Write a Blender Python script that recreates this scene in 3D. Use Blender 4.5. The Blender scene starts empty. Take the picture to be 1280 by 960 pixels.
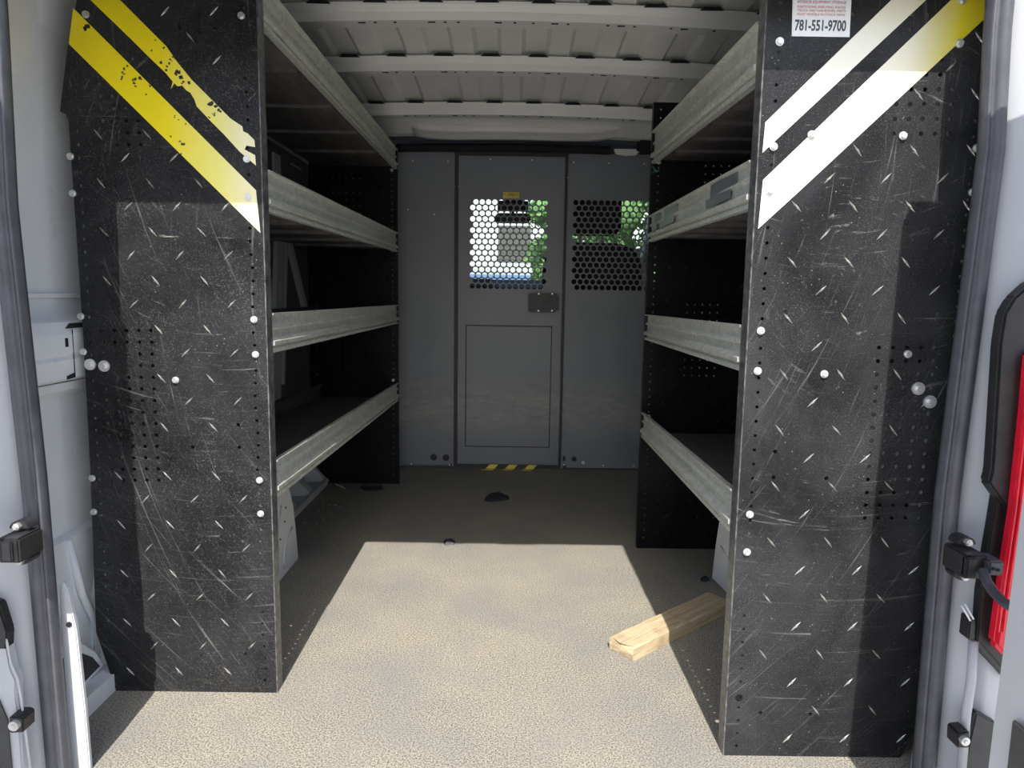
import bpy, bmesh, math, random
from mathutils import Vector, Matrix
random.seed(7)
C = bpy.context.scene.collection
PI = math.pi

# ------------------------------------------------------------------ camera model (metres; Y runs into the van, floor at z = 0)
F = 860.0; CH = 0.88; PITCH = math.atan(109/860); ROLL = math.radians(.86); YAW = math.radians(-.2)
def ray(x, y):
    u = (x-640)/F; v = -(y-480)/F
    c, s = math.cos(ROLL), math.sin(ROLL)
    uu = u*c-v*s; vv = v*c+u*s
    X = uu; Y = math.cos(PITCH)+vv*math.sin(PITCH); Z = -math.sin(PITCH)+vv*math.cos(PITCH)
    return Vector((X*math.cos(YAW)-Y*math.sin(YAW), X*math.sin(YAW)+Y*math.cos(YAW), Z))
def onY(x, y, Yp):
    r = ray(x, y); t = Yp/r.y; return Vector((r.x*t, Yp, CH+r.z*t))
def onZ(x, y, z=0.0):
    r = ray(x, y); t = (z-CH)/r.z; return Vector((r.x*t, r.y*t, z))
def onX(x, y, Xp):
    r = ray(x, y); t = Xp/r.x; return Vector((Xp, r.y*t, CH+r.z*t))
def XZ(pts, Yp):
    return [(lambda p: (p.x, p.z))(onY(x, y, Yp)) for x, y in pts]

# ------------------------------------------------------------------ materials
def new_mat(name):
    m = bpy.data.materials.new(name); m.use_nodes = True
    nt = m.node_tree; b = nt.nodes['Principled BSDF']
    return m, nt, b
def N(nt, t, **kw):
    n = nt.nodes.new(t)
    for k, v in kw.items():
        if k.startswith('i_'): n.inputs[k[2:].replace('_', ' ')].default_value = v
        else: setattr(n, k, v)
    return n
def ramp(nt, fac, stops):
    r = nt.nodes.new('ShaderNodeValToRGB')
    e = r.color_ramp.elements
    while len(e) < len(stops): e.new(.5)
    for i, (p, c) in enumerate(stops):
        e[i].position = p; e[i].color = (c[0], c[1], c[2], 1) if hasattr(c, '__len__') else (c, c, c, 1)
    nt.links.new(fac, r.inputs[0]); return r.outputs[0]
def coords(nt, scale=(1,1,1), rot=(0,0,0), loc=(0,0,0)):
    t = N(nt, 'ShaderNodeTexCoord'); m = N(nt, 'ShaderNodeMapping')
    m.inputs['Scale'].default_value = scale; m.inputs['Rotation'].default_value = rot; m.inputs['Location'].default_value = loc
    nt.links.new(t.outputs['Object'], m.inputs[0]); return m.outputs[0]
def noise(nt, co, scale, detail=4, rough=.55, dist=0):
    n = N(nt, 'ShaderNodeTexNoise'); n.inputs['Scale'].default_value = scale; n.inputs['Detail'].default_value = detail
    n.inputs['Roughness'].default_value = rough; n.inputs['Distortion'].default_value = dist
    nt.links.new(co, n.inputs['Vector']); return n.outputs['Fac']
def mixc(nt, fac, a, b, mode='MIX'):
    m = N(nt, 'ShaderNodeMix', data_type='RGBA', blend_type=mode)
    for s, v in ((m.inputs[0], fac), (m.inputs[6], a), (m.inputs[7], b)):
        if isinstance(v, (int, float)): s.default_value = v
        elif isinstance(v, tuple): s.default_value = (v[0], v[1], v[2], 1)
        else: nt.links.new(v, s)
    return m.outputs[2]
def bump(nt, b, h, strength, dist=.002):
    n = N(nt, 'ShaderNodeBump'); n.inputs['Strength'].default_value = strength; n.inputs['Distance'].default_value = dist
    nt.links.new(h, n.inputs['Height']); nt.links.new(n.outputs[0], b.inputs['Normal'])

def simple(name, col, rough=.5, metal=0, var=.15, vscale=9, bstr=0, bscale=200, spec=None, emis=None):
    m, nt, b = new_mat(name)
    co = coords(nt)
    f = noise(nt, co, vscale, 6)
    c = ramp(nt, f, [(.3, tuple(max(0, k*(1-var)) for k in col)), (.7, tuple(min(1, k*(1+var)) for k in col))])
    nt.links.new(c, b.inputs['Base Color'])
    b.inputs['Roughness'].default_value = rough; b.inputs['Metallic'].default_value = metal
    if spec is not None: b.inputs['Specular IOR Level'].default_value = spec
    if bstr: bump(nt, b, noise(nt, co, bscale, 3), bstr)
    return m

M = {}
M['zinc'] = simple('zinc', (.72,.72,.7), .38, .75, .1)
M['white_paint'] = None
def white_paint(name, base, dirt):
    m, nt, b = new_mat(name)
    co = coords(nt)
    a = ramp(nt, noise(nt, co, 3, 6), [(.35, tuple(k*.93 for k in base)), (.65, base)])
    d = ramp(nt, noise(nt, co, 16, 8, .7), [(.64, 0), (.72, 1)])
    mul = N(nt, 'ShaderNodeMath', operation='MULTIPLY'); mul.inputs[1].default_value = dirt; nt.links.new(d, mul.inputs[0])
    c = mixc(nt, mul.outputs[0], a, (.33,.29,.23))
    sc = ramp(nt, noise(nt, coords(nt, (60,60,9)), 1.7, 8, .8), [(.71, 0), (.74, 1)])
    mul2 = N(nt, 'ShaderNodeMath', operation='MULTIPLY'); mul2.inputs[1].default_value = dirt; nt.links.new(sc, mul2.inputs[0])
    c = mixc(nt, mul2.outputs[0], c, (.12,.11,.1))
    nt.links.new(c, b.inputs['Base Color']); b.inputs['Roughness'].default_value = .35
    return m
M['white_paint'] = white_paint('white_paint', (.84,.86,.87), .3)
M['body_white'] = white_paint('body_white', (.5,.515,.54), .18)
M['roof_paint'] = white_paint('roof_paint', (.80,.80,.76), .12)
M['dark_hole'] = simple('dark_hole', (.012,.012,.014), .9)
M['rubber'] = simple('rubber', (.075,.077,.09), .45, 0, .2, 30)
M['rubber_dark'] = simple('rubber_dark', (.035,.036,.04), .55, 0, .2, 30)
M['black_plastic'] = simple('black_plastic', (.022,.022,.024), .45, 0, .3, 30)
M['grey_plastic'] = simple('grey_plastic', (.05,.05,.052), .6, 0, .2, 20, .3)
M['liner'] = simple('liner', (.12,.125,.135), .6, 0, .15, 6)
M['strut'] = simple('strut', (.6,.62,.63), .5, 0, .1, 6)
M['foam'] = simple('foam', (.012,.012,.016), .85, 0, .3, 40)
M['seat_black'] = simple('seat_black', (.016,.016,.018), .8, 0, .25, 60, .3)
M['red_lens'] = simple('red_lens', (.8,.015,.04), .12, 0, .15, 25)
M['brass'] = simple('brass', (.55,.4,.12), .4, .6)
M['bark'] = simple('bark', (.12,.09,.06), .9, 0, .3, 30, .6, 60)
M['wall_render'] = simple('wall_render', (.5,.54,.53), .85, 0, .05, 2)
M['grey_door_paint'] = simple('grey_door_paint', (.075,.075,.072), .6, 0, .06, 2)
M['tarmac'] = simple('tarmac', (.58,.56,.53), .9, 0, .2, 3, .5, 90)
M['lawn'] = simple('lawn', (.1,.2,.04), .9, 0, .4, 12, .8, 60)

def foliage(name, c1, c2):
    m, nt, b = new_mat(name)
    nt.links.new(ramp(nt, noise(nt, coords(nt), 4, 5), [(.3, c1), (.7, c2)]), b.inputs['Base Color'])
    b.inputs['Roughness'].default_value = .6
    b.inputs['Subsurface Weight'].default_value = 0
    return m
M['leaf_a'] = foliage('leaf_a', (.03,.1,.03), (.16,.32,.09))
M['leaf_b'] = foliage('leaf_b', (.07,.2,.07), (.3,.5,.2))

def black_panel(name, dust, scr):
    """scuffed black tread-plate plastic: dust, fine white flecks and curved scratches"""
    m, nt, b = new_mat(name)
    co = coords(nt)
    base = ramp(nt, noise(nt, co, 3.2, 7, .65, .6), [(.3, tuple(.004*k for k in (1,1,1.2))), (.75, (dust, dust*1.03, dust*1.1))])
    fine = ramp(nt, noise(nt, co, 420, 3, .8), [(.56, 0), (.72, 1)])
    amt = ramp(nt, noise(nt, co, 5, 5, .6), [(.35, .12), (.7, .55)])
    mu = N(nt, 'ShaderNodeMath', operation='MULTIPLY'); nt.links.new(fine, mu.inputs[0]); nt.links.new(amt, mu.inputs[1])
    mu1 = N(nt, 'ShaderNodeMath', operation='MULTIPLY'); mu1.inputs[1].default_value = scr; nt.links.new(mu.outputs[0], mu1.inputs[0])
    c = mixc(nt, mu1.outputs[0], base, (.35,.35,.33))
    # sparse larger flecks
    vo = N(nt, 'ShaderNodeTexVoronoi'); vo.inputs['Scale'].default_value = 95; nt.links.new(co, vo.inputs['Vector'])
    fl = ramp(nt, vo.outputs['Distance'], [(.06, 1), (.12, 0)])
    gate = ramp(nt, noise(nt, co, 14, 4), [(.5, 0), (.62, 1)])
    mu2 = N(nt, 'ShaderNodeMath', operation='MULTIPLY'); nt.links.new(fl, mu2.inputs[0]); nt.links.new(gate, mu2.inputs[1])
    mu3 = N(nt, 'ShaderNodeMath', operation='MULTIPLY'); mu3.inputs[1].default_value = .6*scr; nt.links.new(mu2.outputs[0], mu3.inputs[0])
    c = mixc(nt, mu3.outputs[0], c, (.4,.4,.38))
    # long scratches in two directions, gently curved by distortion
    for i, (sc, rot, lo, hi) in enumerate((((2.2,1,60), .06, .66, .72), ((2.6,1,75), -.22, .67, .73), ((70,1,5), .5, .76, .8))):
        s = noise(nt, coords(nt, sc, (0, rot, 0), (i*3.3, 0, i*1.7)), 1.6, 6, .75, .35)
        l = ramp(nt, s, [(lo, 0), (hi, 1)])
        g = ramp(nt, noise(nt, coords(nt, (1,1,1), (0,0,0), (i*5, i, 0)), 4, 3), [(.42, 0), (.6, .75*scr)])
        q = N(nt, 'ShaderNodeMath', operation='MULTIPLY'); nt.links.new(l, q.inputs[0]); nt.links.new(g, q.inputs[1])
        c = mixc(nt, q.outputs[0], c, (.42,.41,.36))
    # arc-shaped rubbing marks around two centres
    for (cx, cz, kk) in ((-.60, 1.35, 0), (-.62, 1.15, 4), (.58, 1.45, 7), (.60, .9, 2)):
        d = N(nt, 'ShaderNodeVectorMath', operation='SUBTRACT'); nt.links.new(co, d.inputs[0]); d.inputs[1].default_value = (cx, 0, cz)
        sp = N(nt, 'ShaderNodeSeparateXYZ'); nt.links.new(d.outputs[0], sp.inputs[0])
        at = N(nt, 'ShaderNodeMath', operation='ARCTAN2'); nt.links.new(sp.outputs['X'], at.inputs[0]); nt.links.new(sp.outputs['Z'], at.inputs[1])
        cm = N(nt, 'ShaderNodeCombineXYZ'); nt.links.new(sp.outputs['X'], cm.inputs[0]); nt.links.new(sp.outputs['Z'], cm.inputs[2])
        ln = N(nt, 'ShaderNodeVectorMath', operation='LENGTH'); nt.links.new(cm.outputs[0], ln.inputs[0])
        c2 = N(nt, 'ShaderNodeCombineXYZ')
        m1 = N(nt, 'ShaderNodeMath', operation='MULTIPLY'); m1.inputs[1].default_value = 60; nt.links.new(ln.outputs['Value'], m1.inputs[0])
        m2 = N(nt, 'ShaderNodeMath', operation='MULTIPLY'); m2.inputs[1].default_value = 1.6; nt.links.new(at.outputs[0], m2.inputs[0])
        nt.links.new(m1.outputs[0], c2.inputs[0]); nt.links.new(m2.outputs[0], c2.inputs[1]); c2.inputs[2].default_value = kk
        s_ = noise(nt, c2.outputs[0], 1.7, 6, .8, .2)
        l = ramp(nt, s_, [(.6, 0), (.72, 1)])
        g = ramp(nt, noise(nt, coords(nt, (1,1,1), (0,0,0), (kk, 2, kk)), 3.5, 4), [(.38, 0), (.58, .6*scr)])
        q = N(nt, 'ShaderNodeMath', operation='MULTIPLY'); nt.links.new(l, q.inputs[0]); nt.links.new(g, q.inputs[1])
        c = mixc(nt, q.outputs[0], c, (.3,.3,.27))
    nt.links.new(c, b.inputs['Base Color']); b.inputs['Specular IOR Level'].default_value = .2
    r = ramp(nt, noise(nt, co, 6, 4), [(.3, .24), (.7, .42)]); nt.links.new(r, b.inputs['Roughness'])
    bump(nt, b, noise(nt, co, 300, 3), .12, .001)
    return m
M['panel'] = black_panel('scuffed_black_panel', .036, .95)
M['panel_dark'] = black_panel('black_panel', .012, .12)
M['tread'] = simple('worn_tread_metal', (.42,.41,.37), .35, .6, .5, 90)
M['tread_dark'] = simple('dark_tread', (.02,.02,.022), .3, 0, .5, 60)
M['chips'] = simple('pale_chips', (.5,.49,.45), .7)
M['panel_edge'] = simple('worn_panel_edge', (.1,.1,.1), .35, .2, .7, 70)

def stripe_mat(name, col, wear):
    """yellow tape, with sun glare and sheen painted in as cream towards the aisle"""
    m, nt, b = new_mat(name)
    co = coords(nt)
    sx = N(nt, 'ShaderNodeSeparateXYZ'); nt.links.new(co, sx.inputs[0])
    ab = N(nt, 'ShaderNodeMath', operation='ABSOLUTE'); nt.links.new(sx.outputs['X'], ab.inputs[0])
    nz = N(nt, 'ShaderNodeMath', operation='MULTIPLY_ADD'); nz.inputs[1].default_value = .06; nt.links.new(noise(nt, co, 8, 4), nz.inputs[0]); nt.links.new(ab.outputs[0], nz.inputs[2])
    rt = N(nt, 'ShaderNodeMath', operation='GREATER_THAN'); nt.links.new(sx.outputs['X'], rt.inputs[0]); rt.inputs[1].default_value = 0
    cl = ramp(nt, nz.outputs[0], [(.56, (.84,.8,.5)), (.62, (.84,.78,.2)), (.72, (.9,.74,.01))])  # cream stops put glare and reflected sheen into the tape colour
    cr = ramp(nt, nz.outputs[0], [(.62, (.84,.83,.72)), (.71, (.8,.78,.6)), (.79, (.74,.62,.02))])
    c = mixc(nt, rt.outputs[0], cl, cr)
    s = ramp(nt, noise(nt, co, 120, 5, .8), [(.64, 0), (.70, 1)])
    g = ramp(nt, noise(nt, co, 9, 4), [(.52, 0), (.62, wear)])
    q = N(nt, 'ShaderNodeMath', operation='MULTIPLY'); nt.links.new(s, q.inputs[0]); nt.links.new(g, q.inputs[1])
    lf = N(nt, 'ShaderNodeMath', operation='SUBTRACT'); lf.inputs[0].default_value = 1; nt.links.new(rt.outputs[0], lf.inputs[1])
    q2 = N(nt, 'ShaderNodeMath', operation='MULTIPLY'); nt.links.new(q.outputs[0], q2.inputs[0]); nt.links.new(lf.outputs[0], q2.inputs[1])
    c = mixc(nt, q2.outputs[0], c, (.05,.045,.02))
    nt.links.new(c, b.inputs['Base Color']); b.inputs['Roughness'].default_value = .35
    return m
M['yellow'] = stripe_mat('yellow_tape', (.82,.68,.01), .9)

# galvanised metal
def galv(name, base, tint=1):
    m, nt, b = new_mat(name)
    co = coords(nt)
    vo = N(nt, 'ShaderNodeTexVoronoi'); vo.inputs['Scale'].default_value = 90; nt.links.new(co, vo.inputs['Vector'])
    k = ramp(nt, vo.outputs['Color'], [(.2, tuple(x*.8 for x in base)), (.8, base)])
    st = ramp(nt, noise(nt, coords(nt, (1, 55, 3)), 2.2, 5, .7), [(.56, 0), (.75, .3)])
    c = mixc(nt, st, k, (.75,.76,.72))
    dk = ramp(nt, noise(nt, coords(nt, (1, 2, 22)), 2.6, 5, .7), [(.55, 0), (.8, .6)])
    c = mixc(nt, dk, c, tuple(x*.45 for x in base))
    nt.links.new(c, b.inputs['Base Color']); b.inputs['Metallic'].default_value = .45; b.inputs['Roughness'].default_value = .42
    return m
M['galv'] = galv('galvanised_steel', (.74,.75,.68))

def floor_mat():
    m, nt, b = new_mat('speckled_floor')
    co = coords(nt)
    a = ramp(nt, noise(nt, co, 2.3, 6, .6), [(.3, (.30,.288,.262)), (.7, (.42,.385,.305))])
    sp = ramp(nt, noise(nt, co, 270, 5, .85), [(.43, (.06,.06,.06)), (.55, (1.15,1.15,1.12))])
    c = mixc(nt, .85, a, sp, 'MULTIPLY')
    st = ramp(nt, noise(nt, coords(nt, (1,1,1), (0,0,0), (4,2,0)), 5, 8, .7, .6), [(.46, 0), (.68, .5)])
    c = mixc(nt, st, c, (.2,.2,.2))
    lt = ramp(nt, noise(nt, coords(nt, (1,1,1), (0,0,0), (9,1,0)), 18, 6, .7), [(.66, 0), (.76, .5)])
    c = mixc(nt, lt, c, (.6,.56,.47))
    # the front half of the floor is darker and streaked
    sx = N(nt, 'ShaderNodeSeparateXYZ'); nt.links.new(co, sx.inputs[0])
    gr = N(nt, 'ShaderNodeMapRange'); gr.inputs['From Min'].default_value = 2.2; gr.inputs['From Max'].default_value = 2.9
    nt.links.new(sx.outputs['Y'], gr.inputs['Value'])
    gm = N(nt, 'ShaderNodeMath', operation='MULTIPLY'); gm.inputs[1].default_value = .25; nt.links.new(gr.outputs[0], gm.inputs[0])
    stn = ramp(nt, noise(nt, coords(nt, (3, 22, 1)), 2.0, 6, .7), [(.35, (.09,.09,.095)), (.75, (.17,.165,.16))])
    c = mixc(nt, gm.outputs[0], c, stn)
    vo = N(nt, 'ShaderNodeTexVoronoi'); vo.inputs['Scale'].default_value = 55; nt.links.new(co, vo.inputs['Vector'])
    fl = ramp(nt, vo.outputs['Distance'], [(.05, .6), (.09, 0)])
    gate = ramp(nt, noise(nt, co, 9, 4), [(.56, 0), (.64, 1)])
    q = N(nt, 'ShaderNodeMath', operation='MULTIPLY'); nt.links.new(fl, q.inputs[0]); nt.links.new(gate, q.inputs[1])
    c = mixc(nt, q.outputs[0], c, (.7,.68,.62))
    nt.links.new(c, b.inputs['Base Color']); b.inputs['Roughness'].default_value = .75
    b.inputs['Specular IOR Level'].default_value = .3
    bump(nt, b, noise(nt, co, 210, 3, .8), .3, .002)
    return m
M['floor'] = floor_mat()
def partition_mat():
    m, nt, b = new_mat('grey_powdercoat')
    co = coords(nt)
    c = ramp(nt, noise(nt, co, 3, 6), [(.3, (.19,.204,.228)), (.7, (.225,.24,.262))])
    s = ramp(nt, noise(nt, coords(nt, (5, 1, 70)), 2, 6, .8), [(.68, 0), (.76, .5)])
    c = mixc(nt, s, c, (.3,.3,.29))
    # scuffed, dirt-rubbed band around shin height
    sx = N(nt, 'ShaderNodeSeparateXYZ'); nt.links.new(co, sx.inputs[0])
    band = ramp(nt, sx.outputs['Z'], [(.14, 0), (.26, 1), (.34, 1), (.5, 0)])
    sc = ramp(nt, noise(nt, coords(nt, (4, 1, 14), (0,.3,0)), 3, 7, .8), [(.4, .05), (.62, .6)])
    q = N(nt, 'ShaderNodeMath', operation='MULTIPLY'); nt.links.new(band, q.inputs[0]); nt.links.new(sc, q.inputs[1])
    c = mixc(nt, q.outputs[0], c, (.4,.375,.31))
    vo = N(nt, 'ShaderNodeTexVoronoi'); vo.inputs['Scale'].default_value = 40; nt.links.new(co, vo.inputs['Vector'])
    fl = ramp(nt, vo.outputs['Distance'], [(.05, .6), (.08, 0)])
    gate = ramp(nt, noise(nt, co, 7, 4), [(.6, 0), (.66, 1)])
    q = N(nt, 'ShaderNodeMath', operation='MULTIPLY'); nt.links.new(fl, q.inputs[0]); nt.links.new(gate, q.inputs[1])
    c = mixc(nt, q.outputs[0], c, (.5,.5,.5))
    nt.links.new(c, b.inputs['Base Color']); b.inputs['Roughness'].default_value = .42
    bump(nt, b, noise(nt, co, 260, 2), .15, .001)
    return m
M['partition'] = partition_mat()
def tray_mat():
    m, nt, b = new_mat('dark_tray')
    c = ramp(nt, noise(nt, coords(nt, (8, 1.2, 8)), 4, 6, .7), [(.35, (.08,.076,.075)), (.7, (.17,.155,.14))])
    nt.links.new(c, b.inputs['Base Color']); b.inputs['Roughness'].default_value = .55
    return m
M['tray'] = tray_mat()
def wood_mat():
    m, nt, b = new_mat('weathered_wood')
    co = coords(nt, (3, 60, 60))
    c = ramp(nt, noise(nt, co, 1.5, 6, .7, .8), [(.3, (.30,.22,.12)), (.5, (.50,.40,.25)), (.75, (.58,.50,.35))])
    d = ramp(nt, noise(nt, coords(nt, (1,1,1)), 14, 5), [(.55, 0), (.75, .5)])
    c = mixc(nt, d, c, (.24,.14,.07))
    nt.links.new(c, b.inputs['Base Color']); b.inputs['Roughness'].default_value = .8
    bump(nt, b, noise(nt, co, 3, 5), .5, .002)
    return m
M['wood'] = wood_mat()
M['label_white'] = simple('label_white', (.8,.82,.84), .35, 0, .03)
M['ink_grey'] = simple('ink_grey', (.07,.08,.09), .6)
M['ink_red'] = simple('ink_red', (.5,.22,.22), .6)
M['plate_yellow'] = simple('plate_yellow', (.75,.6,.1), .4)
def glass_mat():
    m = bpy.data.materials.new('clear_glass'); m.use_nodes = True; nt = m.node_tree; nt.nodes.clear()
    o = N(nt, 'ShaderNodeOutputMaterial'); t = N(nt, 'ShaderNodeBsdfTransparent'); g = N(nt, 'ShaderNodeBsdfGlossy'); mx = N(nt, 'ShaderNodeMixShader')
    g.inputs['Roughness'].default_value = .02; t.inputs[0].default_value = (.93,.97,.95,1)
    fr = N(nt, 'ShaderNodeFresnel'); fr.inputs[0].default_value = 1.45
    nt.links.new(fr.outputs[0], mx.inputs[0]); nt.links.new(t.outputs[0], mx.inputs[1]); nt.links.new(g.outputs[0], mx.inputs[2]); nt.links.new(mx.outputs[0], o.inputs[0])
    return m
M['glass'] = glass_mat()

# ------------------------------------------------------------------ helpers
def tag(o, label=None, cat=None, group=None, kind=None):
    if label: o['label'] = label
    if cat: o['category'] = cat
    if group: o['group'] = group
    if kind: o['kind'] = kind
    return o
def empty(name, loc=(0,0,0), label=None, cat=None, group=None):
    o = bpy.data.objects.new(name, None); C.objects.link(o); o.location = loc; o.empty_display_size = .05
    return tag(o, label, cat, group)
def link(name, me, mats, parent=None, smooth=False):
    """mesh is in world coordinates; parents are unrotated empties or meshes"""
    o = bpy.data.objects.new(name, me); C.objects.link(o)
    for m in (mats if isinstance(mats, (list, tuple)) else [mats]):
        if len(me.materials) < len(mats if isinstance(mats, (list, tuple)) else [mats]): me.materials.append(m)
    if smooth:
        for p in me.polygons: p.use_smooth = True
    if parent is not None:
        o.parent = parent
        o.matrix_parent_inverse = Matrix.Translation(-Vector(wloc(parent)))
    return o
def wloc(o):
    v = Vector(o.location)
    while o.parent is not None:
        v = v + o.matrix_parent_inverse.translation; o = o.parent; v = v + Vector(o.location)
    return v
def build(name, bm, mats, parent=None, smooth=False):
    bmesh.ops.recalc_face_normals(bm, faces=bm.faces)
    me = bpy.data.meshes.new(name); bm.to_mesh(me); bm.free()
    return link(name, me, mats, parent, smooth)
def BM(): return bmesh.new()
def box(bm, x0, x1, y0, y1, z0, z1, mi=0, bev=0):
    t = bmesh.new()
    bmesh.ops.create_cube(t, size=1)
    for v in t.verts:
        v.co = Vector(((x0+x1)/2+v.co.x*(x1-x0), (y0+y1)/2+v.co.y*(y1-y0), (z0+z1)/2+v.co.z*(z1-z0)))
    if bev: bmesh.ops.bevel(t, geom=list(t.edges), offset=bev, segments=2, affect='EDGES')
    merge(bm, t, mi)
def merge(bm, t, mi=0):
    vm = {v: bm.verts.new(v.co) for v in t.verts}
    for f in t.faces:
        try:
            nf = bm.faces.new([vm[v] for v in f.verts]); nf.material_index = mi; nf.smooth = f.smooth
        except ValueError: pass
    t.free()
def prism(bm, pts, axis, a, b, mi=0, bev=0):
    """pts 2-D outline; axis 'y': (x,z) outline spanning y=a..b; 'z': (x,y); 'x': (y,z)"""
    f = {'y': lambda p, t: (p[0], t, p[1]), 'z': lambda p, t: (p[0], p[1], t), 'x': lambda p, t: (t, p[0], p[1])}[axis]
    t = bmesh.new()
    A = [t.verts.new(f(p, a)) for p in pts]; B = [t.verts.new(f(p, b)) for p in pts]
    n = len(pts)
    t.faces.new(A); t.faces.new(list(reversed(B)))
    for i in range(n): t.faces.new((A[i], B[i], B[(i+1) % n], A[(i+1) % n]))
    bmesh.ops.recalc_face_normals(t, faces=t.faces)
    if bev: bmesh.ops.bevel(t, geom=list(t.edges), offset=bev, segments=2, affect='EDGES')
    merge(bm, t, mi)
def sweep(bm, path, prof, mi=0, frame=None, closed=True, smooth=False):
    """prof: list of (side, out) offsets; frame(i) -> (side vector, out vector)"""
    rings = []
    for i, p in enumerate(path):
        s, o = frame(i) if frame else (Vector((1,0,0)), Vector((0,0,1)))
        rings.append([bm.verts.new(Vector(p)+s*a+o*b_) for a, b_ in prof])
    n = len(prof)
    for i in range(len(path)-1):
        for j in range(n if closed else n-1):
            k = (j+1) % n
            f = bm.faces.new((rings[i][j], rings[i][k], rings[i+1][k], rings[i+1][j])); f.material_index = mi; f.smooth = smooth
    if closed:
        for r in (rings[0], list(reversed(rings[-1]))):
            f = bm.faces.new(r); f.material_index = mi
def tube(bm, path, r, n=8, mi=0):
    pts = [Vector(p) for p in path]
    rings = []
    for i, p in enumerate(pts):
        d = (pts[min(i+1, len(pts)-1)]-pts[max(i-1, 0)]).normalized()
        up = Vector((0,0,1)) if abs(d.z) < .9 else Vector((0,1,0))
        s = d.cross(up).normalized(); u = s.cross(d)
        rr = r[i] if isinstance(r, (list, tuple)) else r
        rings.append([bm.verts.new(p+s*math.cos(2*PI*k/n)*rr+u*math.sin(2*PI*k/n)*rr) for k in range(n)])
    for i in range(len(pts)-1):
        for k in range(n):
            f = bm.faces.new((rings[i][k], rings[i][(k+1) % n], rings[i+1][(k+1) % n], rings[i+1][k])); f.smooth = True; f.material_index = mi
    for r_ in (rings[0], list(reversed(rings[-1]))):
        f = bm.faces.new(r_); f.material_index = mi
def disc(bm, c, r, y0, y1, n=12, mi=0, rot=0):
    prism(bm, [(c[0]+r*math.cos(rot+2*PI*k/n), c[1]+r*math.sin(rot+2*PI*k/n)) for k in range(n)], 'y', y0, y1, mi)

def plate_mesh(outline, holes, y0, y1, nseg=9):
    """flat plate in an XZ plane with real round holes; filled 2-D curve turned into a mesh"""
    cu = bpy.data.curves.new('outline', 'CURVE'); cu.dimensions = '2D'; cu.fill_mode = 'BOTH'; cu.extrude = abs(y1-y0)/2
    def add(pts):
        s = cu.splines.new('POLY'); s.points.add(len(pts)-1)
        for i, (x, z) in enumerate(pts): s.points[i].co = (x, z, 0, 1)
        s.use_cyclic_u = True
    add(outline)
    for h in holes:
        x, z, r = h
        add([(x+r*math.cos(2*PI*k/nseg), z+r*math.sin(2*PI*k/nseg)) for k in range(nseg)])
    o = bpy.data.objects.new('outline', cu); C.objects.link(o)
    dg = bpy.context.evaluated_depsgraph_get(); dg.update()
    me = bpy.data.meshes.new_from_object(o.evaluated_get(dg))
    bpy.data.objects.remove(o); bpy.data.curves.remove(cu)
    ym = (y0+y1)/2
    bm = bmesh.new(); bm.from_mesh(me); bpy.data.meshes.remove(me)
    for v in bm.verts: v.co = Vector((v.co.x, ym-v.co.z, v.co.y))
    for f in bm.faces: f.smooth = False; f.material_index = 0
    return bm
def text_bm(bm, s, x, z, size, y, mi, width=None, th=.0006, align='CENTER', bold=0):
    cu = bpy.data.curves.new('writing', 'FONT'); cu.body = s; cu.size = size; cu.align_x = align; cu.align_y = 'CENTER'
    cu.extrude = th/2; cu.offset = bold; cu.resolution_u = 3
    o = bpy.data.objects.new('writing', cu); C.objects.link(o)
    dg = bpy.context.evaluated_depsgraph_get(); dg.update()
    me = bpy.data.meshes.new_from_object(o.evaluated_get(dg))
    bpy.data.objects.remove(o); bpy.data.curves.remove(cu)
    xs = [v.co.x for v in me.vertices]; k = width/(max(xs)-min(xs)) if width else 1
    t = bmesh.new(); t.from_mesh(me); bpy.data.meshes.remove(me)
    for v in t.verts: v.co = Vector((x+v.co.x*k, y-v.co.z, z+v.co.y))
    merge(bm, t, mi)
def pt_in(poly, x, z):
    r = False; n = len(poly)
    for i in range(n):
        (x0, z0), (x1, z1) = poly[i], poly[i-1]
        if (z0 > z) != (z1 > z) and x < (x1-x0)*(z-z0)/(z1-z0)+x0: r = not r
    return r
def copy_to(o, parent, delta, name=None):
    c = o.copy(); C.objects.link(c); c.parent = parent
    c.location = Vector(o.location)+Vector(delta)
    return c

# ------------------------------------------------------------------ positions
YL, YLF, YR, YRF, YP = 1.43, 3.15, 1.238, 2.354, 3.483
XL0, XL1 = -.507, -.515         # aisle edge of the left unit, near and far
XR0, XR1 = .428, .462
WX = .955                       # inner side of the body walls
SUNSLOPE = 1.117

# ------------------------------------------------------------------ the room: floor, walls, roof
bm = BM()
box(bm, -WX, WX, 1.172, YP+.02, -.03, 0)
fl = build('floor', bm, M['floor']); tag(fl, kind='structure')
bm = BM()
box(bm, -.80, .80, 1.02, 1.171, -.05, -.018, bev=.004)
sill = build('trim_1', bm, M['body_white']); tag(sill, kind='structure')

def ceil_z(x, y):
    z = 1.752-.035*(x+.03)**2
    if y > 2.2: z -= .055*(y-2.2)
    return z
def corr(x):
    p = ((x+.045)/.166) % 1.0
    if p < .42: return 0
    if p < .5: return (p-.42)/.08
    if p < .92: return 1
    return 1-(p-.92)/.08
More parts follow.
